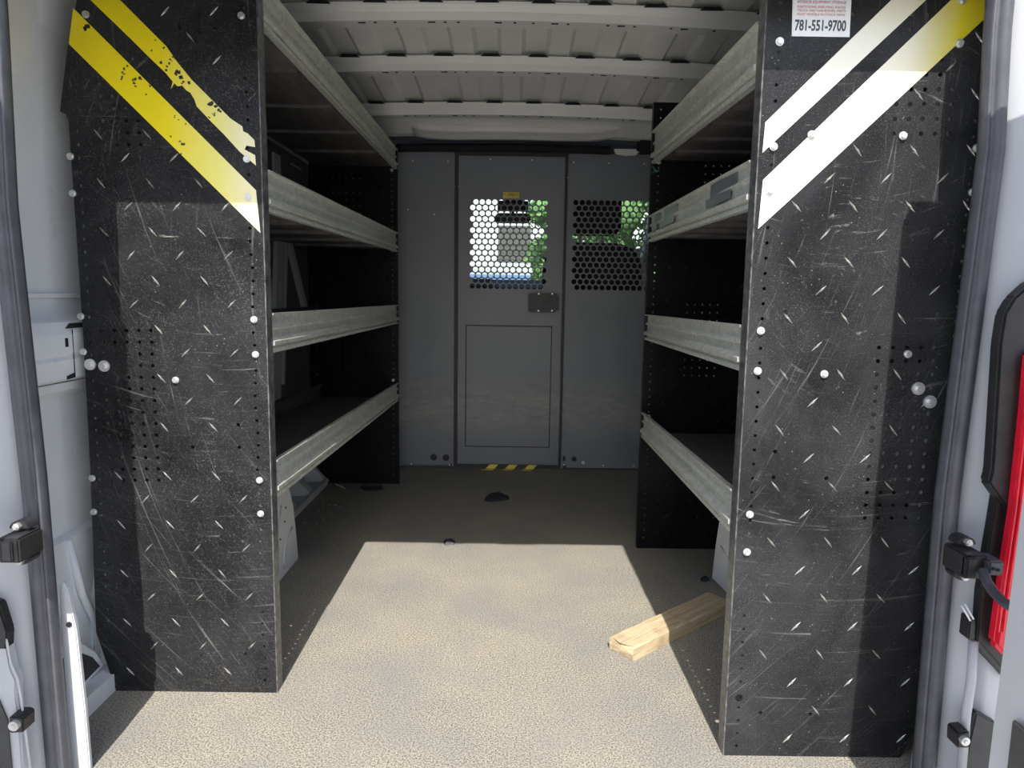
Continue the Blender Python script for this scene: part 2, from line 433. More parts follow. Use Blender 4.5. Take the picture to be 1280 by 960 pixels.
# roof skin with lengthwise corrugations
bm = BM()
xs = []
x = -WX
while x <= WX+.001: xs.append(x); x += .0069
ys = [1.12, 1.5, 1.85, 2.2, 2.6, 3.0, 3.22, 3.32, 3.42, 3.47]
grid = []
for y in ys:
    row = []
    for x in xs:
        amp = .014 if y < 3.2 else (.006 if y < 3.25 else 0)
        z = ceil_z(x, y)+amp*(corr(x)-1)+.012
        if y >= 3.32: z -= .04*min(1, (y-3.32)/.1)
        if abs(x) > .8: z -= 1.6*(abs(x)-.8)**2
        row.append(bm.verts.new((x, y, z)))
    grid.append(row)
for i in range(len(ys)-1):
    for j in range(len(xs)-1): bm.faces.new((grid[i][j], grid[i][j+1], grid[i+1][j+1], grid[i+1][j]))
# outer skin so that the roof has thickness
oz = []
for y in (1.08, 3.6):
    oz.append([bm.verts.new((x, y, 1.83-.11*x*x)) for x in (-1, -.6, -.2, .2, .6, 1)])
for j in range(5): bm.faces.new((oz[0][j], oz[0][j+1], oz[1][j+1], oz[1][j]))
ceiling = build('ceiling', bm, M['roof_paint']); tag(ceiling, kind='structure')

def rib(yc, w=.055, h=.045):
    bm = BM()
    path = []; 
    X = [-.93+.06*i for i in range(32)]
    for x in X: path.append(Vector((x, yc, ceil_z(x, yc)-.010-(max(0, abs(x)-.8)**2)*1.6)))
    prof = [(-w*.5-.018, 0), (-w*.5-.016, -.006), (-w*.5-.004, -h*.5), (-w*.5, -h), (w*.5, -h), (w*.5+.012, -.004), (w*.5+.03, 0), (w*.5+.03, .002), (-w*.5-.018, .002)]
    sweep(bm, path, prof, 0, lambda i: (Vector((0,1,0)), Vector((0,0,1))))
    # punched slots, square holes in the underside and clip holes
    for k, x in enumerate([-.46,-.42,-.36,-.25,-.21,-.17,-.05,.0,.055,.12,.16,.28,.32,.36,.47,.51,.6]):
        ww = .004 if k % 3 else .011
        z = ceil_z(x, yc)-.010-h
        box(bm, x-ww, x+ww, yc-.012-.004, yc-.012+.004, z-.0012, z+.001, 1)
    # clearance notches over the rib where the corrugation lifts
    x = -.9
    for k in range(11):
        x0 = -.045-.083+.166*(k-5)+.01
        if abs(x0) > .8: continue
        t0 = ceil_z(x0+.03, yc)
        prism(bm, [(x0, t0-.012), (x0+.012, t0-.002), (x0+.058, t0-.002), (x0+.072, t0-.012)], 'y', yc-w*.5-.0205, yc-w*.5-.016, 1)
    return build('roof_rib', bm, [M['roof_paint'], M['dark_hole']], ceiling)
def rib_y(py):
    Y = 2.3
    for _ in range(20): Y = onZ(650, py, ceil_z(0, Y)-.055).y
    return Y+.0275
for py in (26, 88.5, 143.5): rib(rib_y(py))
# front roof header: a light bulge and the painted end pieces
bm = BM()
path = [Vector((x, 3.40, 1.652-.05*(x-.03)**2+.035*(abs(x)/.5)**6)) for x in [-.48+.064*i for i in range(17)]]
sweep(bm, path, [(-.05,-.0),(-.03,-.006),(-.005,-.012),(.01,-.024),(.05,-.024),(.05,.05),(-.03,.05)], 0, lambda i: (Vector((0,1,0)), Vector((0,0,1))), smooth=True)
build('front_bulge', bm, M['roof_paint'], ceiling)
bm = BM()
for x0, x1 in ((-.39,-.31),(-.22,-.14),(-.06,.02),(.1,.18),(.26,.34)): box(bm, x0, x1, 3.19, 3.2, ceil_z(x0,3.2)-.016, ceil_z(x0,3.2)-.006)
build('roof_tab', bm, M['white_paint'], ceiling)

def side_wall(name, s):
    bm = BM()
    prof = [(WX, -.03), (WX, .5), (WX-.002, 1.1), (WX-.02, 1.4), (WX-.06, 1.58), (WX-.13, 1.70)]
    A = [[bm.verts.new((s*x, y, z)) for x, z in prof] for y in (1.14, YP+.1)]
    for j in range(len(prof)-1): bm.faces.new((A[0][j], A[0][j+1], A[1][j+1], A[1][j]))
    out = [(WX+.09, -.5), (WX+.12, .5), (WX+.08, 1.2), (WX-.0, 1.83)]
    B = [[bm.verts.new((s*x, y, z)) for x, z in out] for y in (1.06, YP+1.3)]
    for j in range(len(out)-1): bm.faces.new((B[0][j], B[0][j+1], B[1][j+1], B[1][j]))
    w = build(name, bm, M['white_paint']); tag(w, kind='structure')
    return w
wl = side_wall('wall_left', -1); wr = side_wall('wall_right', 1)

# left wall detail at the rear corner and inside the shelving
bm = BM()
prism(bm, [(-WX, .828), (-.915, .815), (-.905, .79), (-.905, .752), (-.91, .745), (-.905, .738), (-.907, .70), (-.925, .692), (-WX, .69)], 'y', 1.2, 1.66)
prism(bm, [(-WX, .875), (-.945, .872), (-.945, .864), (-WX, .862)], 'y', 1.2, 1.66)
prism(bm, [(-WX, .69), (-.93, .688), (-.93, .672), (-WX, .655)], 'y', 1.2, 1.66, 0)
box(bm, -.9055, -.904, 1.40, 1.409, .765, .783, 1)
box(bm, -.9055, -.904, 1.478, 1.485, .768, .786, 1)
prism(bm, [(1.41, .802), (1.43, .812), (1.5, .812), (1.5, .803)], 'x', -.918, -.9075, 1)
box(bm, -.9055, -.9044, 1.424, 1.426, .70, .80, 1)
prism(bm, [(1.40,.705), (1.425,.71), (1.425,.70), (1.40,.698)], 'x', -.9065, -.9055, 1)
build('belt_rail', bm, [M['white_paint'], M['dark_hole']], wl)
bm = BM()   # rounded upper corner member, lower crease, corner pocket
prism(bm, [(1.2, 1.30), (1.2, 1.60), (1.42, 1.60), (1.42, 1.42), (1.40, 1.33), (1.34, 1.27)], 'x', -WX, -.925, 0, .006)
prism(bm, [(-WX, .36), (-.94, .352), (-.938, .0), (-WX, 0)], 'y', 1.2, 1.62)
build('corner_gusset', bm, M['white_paint'], wl)
bm = BM()
prism(bm, [(1.2, .0), (1.2, .05), (1.62, .03), (1.62, 0)], 'x', -.94, -.865)
tube(bm, [(-.93, 1.47, .0), (-.925, 1.48, .12), (-.93, 1.44, .22), (-.94, 1.42, .35)], .008)
prism(bm, [(1.30, .03), (1.30, .17), (1.36, .16), (1.43, .09), (1.455, .045)], 'x', -.935, -.90, 0, .003)
prism(bm, [(1.30, .045), (1.30, .14), (1.36, .13), (1.41, .09), (1.435, .055)], 'x', -.902, -.898, 1)
build('corner_pocket', bm, [M['white_paint'], M['grey_plastic']], wl)
# dark liner and light struts seen through the left shelving
bm = BM()
box(bm, -.95, -.94, 1.70, YP-.02, .10, 1.6)
box(bm, -.938, -.925, 1.70, YP-.02, 1.10, 1.12)
build('liner_panel', bm, M['liner'], wl)
def strut(pts, w, name='wall_strut'):
    bm = BM()
    ps = [onX(x, y, -.93) for x, y in pts]
    a, b_ = ps[0], ps[-1]
    h = w/2
    prism(bm, [(a.y-h, a.z), (a.y+h, a.z), (b_.y+h, b_.z), (b_.y-h, b_.z)], 'x', -.94, -.922, 0)
    return build(name, bm, M['strut'], wl)
strut([(350, 300), (344, 500)], .09)
strut([(357, 300), (353, 480)], .018)
strut([(361, 302), (381, 385)], .045)
strut([(386, 395), (395, 470)], .03)
bm = BM()
ps = [onX(x, y, -.925) for x, y in ((330, 178), (396, 212), (392, 240), (330, 215))]
prism(bm, [(ps[0].y-.25, ps[0].z+.02), (ps[1].y, ps[1].z), (ps[2].y, ps[2].z-.05), (ps[3].y-.25, ps[3].z-.07)], 'x', -.94, -.92, 0, .004)
p0, p1 = onX(366, 205, -.91), onX(378, 210, -.91); box(bm, -.921, -.915, p0.y, p1.y, p1.z-.004, p0.z, 1)
p0, p1 = onX(385, 204, -.91), onX(395, 210, -.91); box(bm, -.921, -.915, p0.y, p1.y, p1.z-.004, p0.z, 1)
p0, p1 = onX(343, 190, -.91), onX(352, 222, -.91); box(bm, -.93, -.912, p0.y, p1.y, p1.z, p0.z, 1)
build('window_blank', bm, [M['liner'], M['strut']], wl)
bm = BM()   # perforated foot rail on the floor by the left wall
box(bm, -.955, -.945, 2.2, 3.12, 0, .12)
box(bm, -.955, -.84, 2.2, 3.12, .0, .012)
for y in [2.2+.23*i for i in range(5)]: prism(bm, [(-.955, .012), (-.84, .012), (-.86, .03), (-.94, .12), (-.955, .12)], 'y', y, y+.05)
prism(bm, [(-.955, .12), (-.93, .12), (-.835, .028), (-.84, .012), (-.85, .015), (-.94, .105)], 'y', 2.2, 2.24)
box(bm, -.95, -.925, 2.2, 3.12, .11, .125)
box(bm, -.852, -.838, 2.2, 3.12, .01, .03)
build('foot_rail', bm, M['strut'], wl)

def wheel_arch(wall, s, xin, y_far, flare):
    bm = BM()
    prof = []
    for k in range(13):
        a = PI*k/12
        prof.append((y_far-.42+.42*math.cos(a)**1*(1 if True else 1), .04+.27*math.sin(a)))
    prof = [(y_far, 0)]+[(y_far-.37+.37*math.copysign(abs(math.cos(PI*k/14))**.6, math.cos(PI*k/14)), .10+.26*abs(math.sin(PI*k/14))**.8) for k in range(15)]+[(y_far-.74, 0)]
    t = bmesh.new()
    A = [t.verts.new((s*WX, y, z)) for y, z in prof]; B = [t.verts.new((s*(xin+.02*(z/.36)+flare*(y_far-y)), y, z)) for y, z in prof]
    n = len(prof)
    t.faces.new(B)
    for i in range(n-1): t.faces.new((A[i], B[i], B[i+1], A[i+1]))
    bmesh.ops.recalc_face_normals(t, faces=t.faces)
    merge(bm, t)
    # embossed rib and plug holes on the inner face
    xi = lambda y, z: s*(xin+.02*(z/.36)+flare*(y_far-y))
    for pth in ([(y_far-.04,.12),(y_far-.10,.10),(y_far-.13,.06),(y_far-.14,.02)], [(y_far-.12,.22),(y_far-.17,.16),(y_far-.2,.08)]):
        tube(bm, [(xi(y,z)-s*.001, y, z) for y, z in pth], .004, 6)
    for y, z in ((y_far-.08,.20),(y_far-.1,.16),(y_far-.17,.21),(y_far-.15,.12),(y_far-.2,.15)):
        tube(bm, [(xi(y,z)+s*.001, y, z), (xi(y,z)-s*.0012, y, z)], .004, 8, 1)
    return build('wheel_arch', bm, [M['white_paint'], M['dark_hole']], wall)
wheel_arch(wl, -1, .70, 2.215, 0)
wheel_arch(wr, 1, .655, 2.10, .12)

# ------------------------------------------------------------------ rear body frame (jambs + header) with weatherstrips
YJ = 1.15
Lr = [(9,0),(22,255),(31,340),(59,600),(89,960)]       # inner (visible) edge of the left weatherstrip
Rl = [(1231,0),(1222,187),(1203,340),(1168,620),(1140,960)]
def edge_path(px):
    p = [onY(x, y, YJ) for x, y in px]
    p = [Vector((q.x, YJ, q.z)) for q in p]
    return p
pl_ = edge_path(Lr); pr_ = edge_path(Rl)
def xat(path, z):
    ps = sorted(path, key=lambda q: q.z)
    if z <= ps[0].z: a, b_ = ps[0], ps[1]
    elif z >= ps[-1].z: a, b_ = ps[-2], ps[-1]
    else:
        for a, b_ in zip(ps, ps[1:]):
            if a.z <= z <= b_.z: break
    return a.x+(b_.x-a.x)*(z-a.z)/(b_.z-a.z)
HZ = 1.382
zs = [-.12+.06*i for i in range(28)]
def inner(path, z, s):
    x = xat(path, min(max(z, 0), 1.3))
    # round upper corner of the aperture
    if z > HZ-.10:
        t = min(1, (z-(HZ-.10))/.10); x -= s*.10*(1-math.sqrt(max(0, 1-t*t)))
    return x
bm = BM()
def jamb(path, s):
    prof = [(.062, .06), (.036, .012), (.033, .004), (.036, -.012), (.062, -.022), (.078, -.048), (.086, -.05), (.14, -.054), (.17, -.02), (.26, .0)]
    rows = []
    zz = [z for z in zs if z <= 1.83]
    for z in zz:
        xi = xat(path, min(max(z, 0), 1.3))
        rows.append([bm.verts.new((xi+s*a, YJ+b_, z)) for a, b_ in prof])
    for i in range(len(rows)-1):
        for j in range(len(prof)-1):
            f = bm.faces.new((rows[i][j], rows[i][j+1], rows[i+1][j+1], rows[i+1][j])); f.smooth = True
jamb(pl_, -1); jamb(pr_, 1)
def jy(p):
    s = -1 if p.x < 0 else 1
    a = s*(p.x-xat(pl_ if s < 0 else pr_, min(max(p.z, 0), 1.3)))
    pf = [(.033, .004), (.036, -.012), (.062, -.022), (.078, -.048), (.086, -.05), (.14, -.054), (.17, -.02), (.26, .0)]
    for (a0, b0), (a1, b1) in zip(pf, pf[1:]):
        if a0 <= a <= a1: return YJ+b0+(b1-b0)*(a-a0)/(a1-a0)
    return YJ-.05
prism(bm, [(-1.0, HZ), (-.2, HZ), (-.19, HZ-.0), (.15, HZ), (1.0, HZ), (1.0, 1.84), (-1.0, 1.84)], 'y', YJ-.01, YJ+.05)
prism(bm, [(-.9, HZ+.02), (.9, HZ+.02), (.9, 1.83), (-.9, 1.83)], 'y', YJ+.05, YJ+.10)
box(bm, -.235, -.13, YJ-.012, YJ+.03, HZ-.012, HZ+.02, 0, .008)
box(bm, -.03, .13, YJ-.012, YJ+.03, HZ-.014, HZ+.02, 0, .01)
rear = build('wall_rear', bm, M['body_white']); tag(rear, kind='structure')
for s, path, px in ((-1, pl_, Lr), (1, pr_, Rl)):
    bm = BM()
    pts = []
    for i in range(40):
        z = -.06+i*(HZ+.06)/39
        pts.append(Vector((xat(path, min(max(z,0),1.3)), YJ-.004, z)))
    prof = [(0,0),(.0,-.014),(.003,-.018),(.006,-.014),(.008,-.012),(.010,-.018),(.016,-.024),(.024,-.024),(.030,-.018),(.033,-.006),(.033,.006),(0,.006)]
    sweep(bm, pts, [(s*a, b_) for a, b_ in prof], 0, lambda i: (Vector((1,0,0)), Vector((0,1,0))), smooth=True)
    build('weatherstrip', bm, M['rubber'], rear)
    # white return strip just inside the seal, bottom part only
    bm = BM()
    if s < 0:
        o = [(-.80, -.02), (-.80, .28), (-.798, .35), (-.791, .365), (-.783, .35), (-.772, .27), (-.766, .12), (-.764, -.02)]
    else:
        o = [(.80, -.02), (.80, .30), (.792, .30), (.783, .29), (.776, .26), (.768, .12), (.760, .115), (.755, -.02)]
    prism(bm, o, 'y', 1.172, 1.182, 0, .002)
    if s < 0: disc(bm, (-.784, .285), .005, 1.170, 1.173, 10, 1)
    build('jamb_return', bm, [M['body_white'], M['dark_hole']], rear)

# left outer body features
bm = BM()
for x, y in ((5, 600), (6, 629)):
    p = onY(x, y, 1.10); q = jy(p); p = onY(x, y, q); disc(bm, (p.x, p.z), .0065, q-.004, q+.01, 12, 0); disc(bm, (p.x, p.z), .0045, q-.005, q-.002, 10, 1)
for x, y in ((1224, 618), (1222, 646)):
    p = onY(x, y, 1.10); q = jy(p); p = onY(x, y, q); disc(bm, (p.x, p.z), .0065, q-.004, q+.01, 12, 0); disc(bm, (p.x, p.z), .0045, q-.005, q-.002, 10, 1)
build('threaded_hole', bm, [M['zinc'], M['dark_hole']], rear)
bm = BM()
def pxprism(pts, Y, th, mi=0, bev=0): prism(bm, XZ(pts, Y), 'y', Y, Y+th, mi, bev)
pxprism([(-60, 990), (-60, 860), (0, 872), (12, 900), (20, 990)], 1.085, .02, 0, .004)
build('bumper_trim', bm, M['grey_plastic'], rear)
bm = BM()
pxprism([(-30, 745), (-2, 755), (9, 790), (8, 812), (-30, 812)], 1.085, .02, 0, .003)
build('lamp_bracket', bm, M['black_plastic'], rear)
bm = BM()
pxprism([(11, 896), (25, 896), (29, 899), (29, 916), (11, 917)], 1.07, .03, 0, .002)
p = onY(19, 906, 1.068); disc(bm, (p.x, p.z), .0085, 1.063, 1.072, 12, 1); disc(bm, (p.x, p.z), .004, 1.060, 1.064, 6, 1)
build('bumper_clip', bm, [M['black_plastic'], M['zinc']], rear)
bm = BM()   # panel seams and pressed steps on the left body
tube(bm, [onY(x, y, 1.088) for x, y in ((0, 790),(8, 800),(14, 830),(22, 848),(26, 870),(30, 900),(38, 960))], .0022, 6)
pxprism([(0, 800), (8, 806), (14, 838), (20, 850), (20, 872), (24, 895), (30, 990), (-60, 990), (-60, 800)], 1.088, .02, 0, .003)
build('pressed_step', bm, M['body_white'], rear)
bm = BM()   # right body: drip channel with a bright bead, seams, dirty edge
tube(bm, [onY(x, y, 1.09) for x, y in ((1217, 800), (1214, 850), (1208, 890), (1202, 960))], .0075, 8)
build('drip_bead', bm, M['body_white'], rear)
bm = BM()
pxprism([(1222, 775), (1262, 800), (1258, 850), (1220, 808)], 1.085, .02, 0, .002)
pxprism([(1220, 890), (1248, 905), (1240, 990), (1205, 990), (1208, 945)], 1.085, .02, 0, .003)
build('bumper_trim', bm, M['grey_plastic'], rear)
bm = BM()
pxprism([(1197, 916), (1213, 914), (1213, 936), (1196, 936)], 1.07, .03, 0, .003)
p = onY(1205, 925, 1.068); disc(bm, (p.x, p.z), .0075, 1.063, 1.072, 12, 1); disc(bm, (p.x, p.z), .0035, 1.060, 1.064, 6, 1)
build('bumper_clip', bm, [M['black_plastic'], M['zinc']], rear)
bm = BM()
pxprism([(1213, 772), (1220, 776), (1219, 800), (1210, 800)], 1.075, .025, 0, .002)
build('cable_clip', bm, M['black_plastic'], rear)
bm = BM()
for a, b_ in (((1202, 757), (1213, 776)), ((1206, 755), (1217, 774))):
    tube(bm, [onY(*a, 1.08), onY(*b_, 1.073)], .0016, 6)
build('cable_tie', bm, M['label_white'], rear)

# door check brackets
def bracket(cx, cy, s, label):
    p = onY(cx, cy, 1.05)
    e = empty('door_check_bracket', (p.x, 1.05, p.z), label, 'bracket')
    bm = BM(); X, Z = p.x, p.z
    box(bm, X-.018, X+.018, 1.042, 1.10, Z-.021, Z+.019, 0, .003)
    box(bm, X-s*.006-.012, X-s*.006+.004, 1.036, 1.05, Z-.017, Z+.016, 0, .002)
    build('housing', bm, M['black_plastic'], e)
    for dz, sg in ((.024, 1), (-.024, -1)):
        bm = BM()
        pts = [(X+.016*math.cos(a)+s*.004, Z+dz+.013*math.sin(a)*sg) for a in [PI*k/8 for k in range(9)]]
        prism(bm, pts, 'y', 1.075, 1.10, 0, .001)
        build('flange', bm, M['black_plastic'], e)
    for dz in (.029, -.029):
        bm = BM(); disc(bm, (X+s*.004, Z+dz), .006, 1.068, 1.077, 6); disc(bm, (X+s*.004, Z+dz), .0035, 1.065, 1.069, 10)
        build('bolt', bm, M['zinc'], e)
    return e, p
bracket(14, 686, -1, 'black door check bracket bolted to the white jamb of the left door opening')
er, p = bracket(1216, 706, 1, 'black connector bracket with a grey cable, on the white jamb beside the red tail light')
bm = BM()
box(bm, p.x+.012, p.x+.036, 1.03, 1.07, p.z-.010, p.z+.014, 0, .003)
box(bm, p.x+.016, p.x+.020, 1.028, 1.032, p.z, p.z+.004, 1); box(bm, p.x+.024, p.x+.028, 1.028, 1.032, p.z-.002, p.z+.002, 1)
build('plug', bm, [M['rubber'], M['dark_hole']], er)
bm = BM()
q = [onY(1228, 712, 1.035), onY(1234, 728, 1.02), onY(1243, 741, .99), onY(1256, 754, .96), onY(1275, 764, .93), onY(1310, 775, .9)]
tube(bm, q, .0075, 10)
build('cable', bm, M['rubber'], er)

# tail light
e = empty('tail_light', onY(1262, 600, 1.06), 'tall red tail light in a black housing beside the right door opening jamb', 'tail light')
bm = BM()
prism(bm, XZ([(1330, 330), (1290, 352), (1268, 372), (1256, 392), (1250, 430), (1247, 480), (1240, 590), (1236, 604), (1241, 612), (1247, 620), (1262, 640), (1330, 640)], 1.075), 'y', 1.075, 1.10, 0, .004)
prism(bm, XZ([(1246, 620), (1330, 620), (1330, 830), (1252, 835), (1222, 800), (1226, 740)], 1.082), 'y', 1.082, 1.10, 0, .002)
build('housing', bm, M['black_plastic'], e)
bm = BM()
prism(bm, XZ([(1287, 440), (1330, 430), (1330, 780), (1256, 822), (1242, 806), (1254, 722), (1267, 640), (1280, 520)], 1.06), 'y', 1.056, 1.08, 0, .006)
for k in range(3):
    o = 7+k*6
    tube(bm, [onY(x+o, y, 1.055) for x, y in ((1284, 450), (1276, 520), (1262, 640), (1250, 722), (1241, 790))], .0018, 6)
build('lens', bm, M['red_lens'], e)

# rear doors, standing open towards the camera
def rear_door(name, s):
    bm = BM()
    ztop = 1.44
    def xin(z): return -.790 if s < 0 else (.668+.018*max(0, z))
    t = bmesh.new()
    prof = [(-.02, 0), (ztop-.05, 0), (ztop, .0)]
    rows = []
    for z in (-.25, .3, .8, 1.2, ztop-.02, ztop):
        xi = xin(min(z, 1.38))
        ins = 0 if z < ztop else .01
        rows.append([t.verts.new((xi+s*a, y, z)) for a, y in ((.012, .895), (ins, .88), (ins, .20), (.06, .18), (.17, .18), (.17, .895))])
    for i in range(len(rows)-1):
        for j in range(6): t.faces.new((rows[i][j], rows[i][(j+1) % 6], rows[i+1][(j+1) % 6], rows[i+1][j]))
    t.faces.new(rows[0]); t.faces.new(list(reversed(rows[-1])))
    bmesh.ops.recalc_face_normals(t, faces=t.faces)
    merge(bm, t)
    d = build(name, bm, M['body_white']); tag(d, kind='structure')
    bm = BM()
    x = xin(.2); xa = x-s*.006
    box(bm, min(x, xa)-.0, max(x, xa), .22, .84, -.2, .34, 0, .002)
    disc_c = (.80, .16)
    build('door_trim', bm, M['grey_plastic'], d)
    return d
rear_door('door_1', -1); rear_door('door_2', 1)

# ------------------------------------------------------------------ shelving units
bolt_me = None
def bolt_mesh():
    bm = BM()
    disc(bm, (0, 0), .0072, -.002, 0, 14)
    disc(bm, (0, 0), .0052, -.0065, -.002, 6, 0, .4)
    bmesh.ops.recalc_face_normals(bm, faces=bm.faces)
    me = bpy.data.meshes.new('bolt'); bm.to_mesh(me); bm.free(); me.materials.append(M['zinc']); return me
bolt_me = bolt_mesh()
def washer_mesh():
    bm = BM()
    disc(bm, (0, 0), .0118, -.003, 0, 20); disc(bm, (0, 0), .006, -.009, -.003, 6, 0, .2)
    bmesh.ops.recalc_face_normals(bm, faces=bm.faces)
    me = bpy.data.meshes.new('washer_bolt'); bm.to_mesh(me); bm.free(); me.materials.append(M['zinc']); return me
washer_me = washer_mesh()
def put(name, me, p, parent):
    o = bpy.data.objects.new(name, me); C.objects.link(o); o.parent = parent
    o.location = Vector(p)-wloc(parent)
    return o
def tread(bm, x, z, y, ang, L=.027, W=.0036, H=.0018):
    c, s = math.cos(ang), math.sin(ang)
    def P(a, b_, h): return bm.verts.new((x+a*c-b_*s, y-h, z+a*s+b_*c))
    v = [P(-L/2, 0, 0), P(-L*.12, -W/2, 0), P(L*.12, -W/2, 0), P(L/2, 0, 0), P(L*.12, W/2, 0), P(-L*.12, W/2, 0)]
    t = [P(-L*.18, 0, H), P(0, W*.35, H*1.2), P(0, -W*.35, H*1.2), P(L*.18, 0, H)]
    for f in ((0,1,t[0]), (1,2,t[2]), (1,t[2],t[0]), (2,t[3],t[2]), (2,3,t[3]), (3,4,t[3]), (4,t[1],t[3]), (4,5,t[1]), (5,t[0],t[1]), (5,0,t[0]), (t[0],t[2],t[1]), (t[1],t[2],t[3])):
        vs = [v[q] if isinstance(q, int) else q for q in f]
        fc = bm.faces.new(vs); fc.material_index = 1
HR = .0040
def grid_px(c00, c10, c01, nx, ny, Y, r=HR):
    """hole grid from three pixel corners"""
    a, b_, c = onY(*c00, Y), onY(*c10, Y), onY(*c01, Y)
    out = []
    for i in range(nx):
        for j in range(ny):
            u = i/(nx-1); w = j/(ny-1)
            out.append((a.x+(b_.x-a.x)*u+(c.x-a.x)*w, a.z+(b_.z-a.z)*u+(c.z-a.z)*w, r))
    return out
def hp(x, y, Y, r=HR): p = onY(x, y, Y); return (p.x, p.z, r)
STR = []
def clear(p, d=.006): return not any(pt_in(q, p.x+a, p.z+b_) for q in STR for a in (-d, 0, d) for b_ in (-d, 0, d))
def near(h, lst, d): return any((h[0]-q[0])**2+(h[1]-q[1])**2 < d*d for q in lst)
def end_panel(parent, outline, holes, treads, y0, mats, flange_x, s, zt, name='end_panel', th=.0025, fl=.032, ret=.006):
    bm = plate_mesh(outline, holes, y0, y0+th)
    for x, z, a in treads: tread(bm, x, z, y0, a)
    # folded flange along the aisle edge
    x0, x1 = (flange_x, flange_x-s*th)
    box(bm, min(x0, x1), max(x0, x1), y0, y0+fl, .0, zt, 2)
    box(bm, min(x0, x0+s*ret), max(x0, x0+s*ret), y0+fl-th, y0+fl, .0, zt, 2)
    o = build(name, bm, mats, parent)
    return o

# ---- left near end panel
LU = empty('shelving_unit', (-.7, 2.3, 0), 'long black shelving unit with galvanised lips and torn yellow stripe, opposite the red tail light', 'shelving')
outL = [(XL0,1.525),(XL0,0),(-.863,0),(-.899,.137),(-.889,.5),(-.886,.769),(-.888,1.215),(-.893,1.228),(-.904,1.233),(-.880,1.359),(-.857,1.443),(-.84,1.525)]
boltsL = [onY(x, y, YL) for x, y in ((302,20),(308.9,199),(310.8,246.5),(317.9,399.4),(319.8,443),(324.8,600),(326.2,641.7),(88.7,195.7),(91.6,242),(101.7,395.4),(104.9,439.7),(115.9,597.5),(117.8,639.4),(108,18.6),(220,475))]
washL = [onY(x, y, YL) for x, y in ((113.4,455.4),(131,457.4))]
bl2 = [(b.x, b.z) for b in boltsL]+[(b.x, b.z) for b in washL]
holes = []
for k in range(57):
    z = .03+.0265*k
    holes.append((-.532+.002*math.sin(k), z, HR*.85))
    if .14 < z < 1.20: holes.append((-.872, z, HR*.85))
gA = grid_px((127.5,413), (188.6,413), (139,600.4), 5, 14, YL)
gB = grid_px((120,74), (165,74), (131.5,181), 4, 8, YL)
holes += gA+gB
holes += [hp(x, y, YL) for x, y in ((225,35),(268,35),(298,531),(241,559),(299,559),(303,677),(251.7,818.7),(307,818))]
holes = [h for h in holes if not near(h, bl2, .0115)]
loop = [(h[0], h[1]) for h in holes]
YLs = [(91.6,10),(86.3,55),(325.5,291),(320,237.7)]
s1 = XZ(YLs, YL)
up = [(60,-55),(94,-55),(150,0),(208,58),(222,78),(240,100),(262,122),(288,148),(303,158)]
up += [(304,164),(310,167),(318,175),(319,184),(308,182),(306,187),(319,194),(320,207)]
up += [(300,190),(280,168),(262,150),(246,133),(243,124),(238,116),(233,113),(228,107),(222,108),(218,104),(214,111),(216,102),(207,91),(190,75),(165,50),(113,0)]
s2 = XZ(up, YL)
STR[:] = [s1, s2]
tr = []
for j in range(-6, 14):
    for i in range(-3, 4):
        for (x, y, a) in ((160+61*i, 258+61*j, .8), (189+61*i, 290+61*j, -.85)):
            xx = x+.06*(y-258)
            p = onY(xx, y, YL)
            if not (.02 < p.z < 1.51) or not (-.86 < p.x < -.55): continue
            if near((p.x, p.z), loop, .012) or not clear(p): continue
            tr.append((p.x, p.z, a+random.uniform(-.06, .06)))
LN = end_panel(LU, outL, holes, tr, YL, [M['panel'], M['tread'], M['panel_edge']], XL0, 1*-1, 1.525)
def stripe(parent, pts, y0, name, mat, label=None):
    bm = BM(); prism(bm, pts, 'y', y0-.0008, y0-.0001)
    o = build(name, bm, mat, parent)
    if label: o['label'] = label
    return o
def ragged(a, b_, n, amp, rnd):
    out = []
    for i in range(n+1):
        t = i/n; out.append((a[0]+(b_[0]-a[0])*t+(rnd.uniform(-amp, amp) if 0 < i < n else 0), a[1]+(b_[1]-a[1])*t+(rnd.uniform(-amp, amp) if 0 < i < n else 0)))
    return out
rn = random.Random(3)
SC = [(108,35,2.6),(111,33,2),(106,37,1.4),(113,31,1.2),(158,82,1.3),(156,86,1.1),(154,91,1.2),(153,96,1.0),(152,99,.8),(167,102,1.7),(171,100,1.9),(175,98,1.6),(178,96,1.3),(169,107,1.2),(215,75,1.2),(212,79,1.2),(209,83,1.1),(208,88,1.2),(217,72,1.4),(202,78,1.3),(194,51,.9),(263,128,2.0),(270,133,1.6),(273,138,1.5),(267,143,1.4),(262,146,1.2),(276,140,1.1),(222,92,2.4),(227,97,2.6),(229,103,2.2),(236,103,1.5),(228,179,1.6),(226,177,1.0),(113,83,1.7),(188,108,.9),(190,63,.8),(183,118,.8),(218,145,.8),(214,171,.7),(223,150,.8),(232,155,.7),(227,192,.8),(205,60,.8)]
def stripe_scuffed(parent, poly, name, label):
    bm = BM(); prism(bm, poly, 'y', YL-.0008, YL-.0001)
    for (x, y, r) in SC:
        p = onY(x, y, YL); n = 9
        if not pt_in(poly, p.x, p.z): continue
        for q in range(3):
            cx, cz = p.x+rn.gauss(0, r*.001), p.z+rn.gauss(0, r*.001)
            k0 = rn.uniform(.35, .9)
            prism(bm, [(cx+r*.0026*k0*rn.uniform(.4, 1.3)*math.cos(2*PI*k/n), cz+r*.0026*k0*rn.uniform(.4, 1.3)*math.sin(2*PI*k/n)) for k in range(n)], 'y', YL-.0011-.00002*q, YL-.0008, 1)
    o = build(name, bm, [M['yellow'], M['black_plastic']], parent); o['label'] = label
stripe_scuffed(LN, s1, 'hazard_stripe', 'lower yellow tape stripe, scuffed')
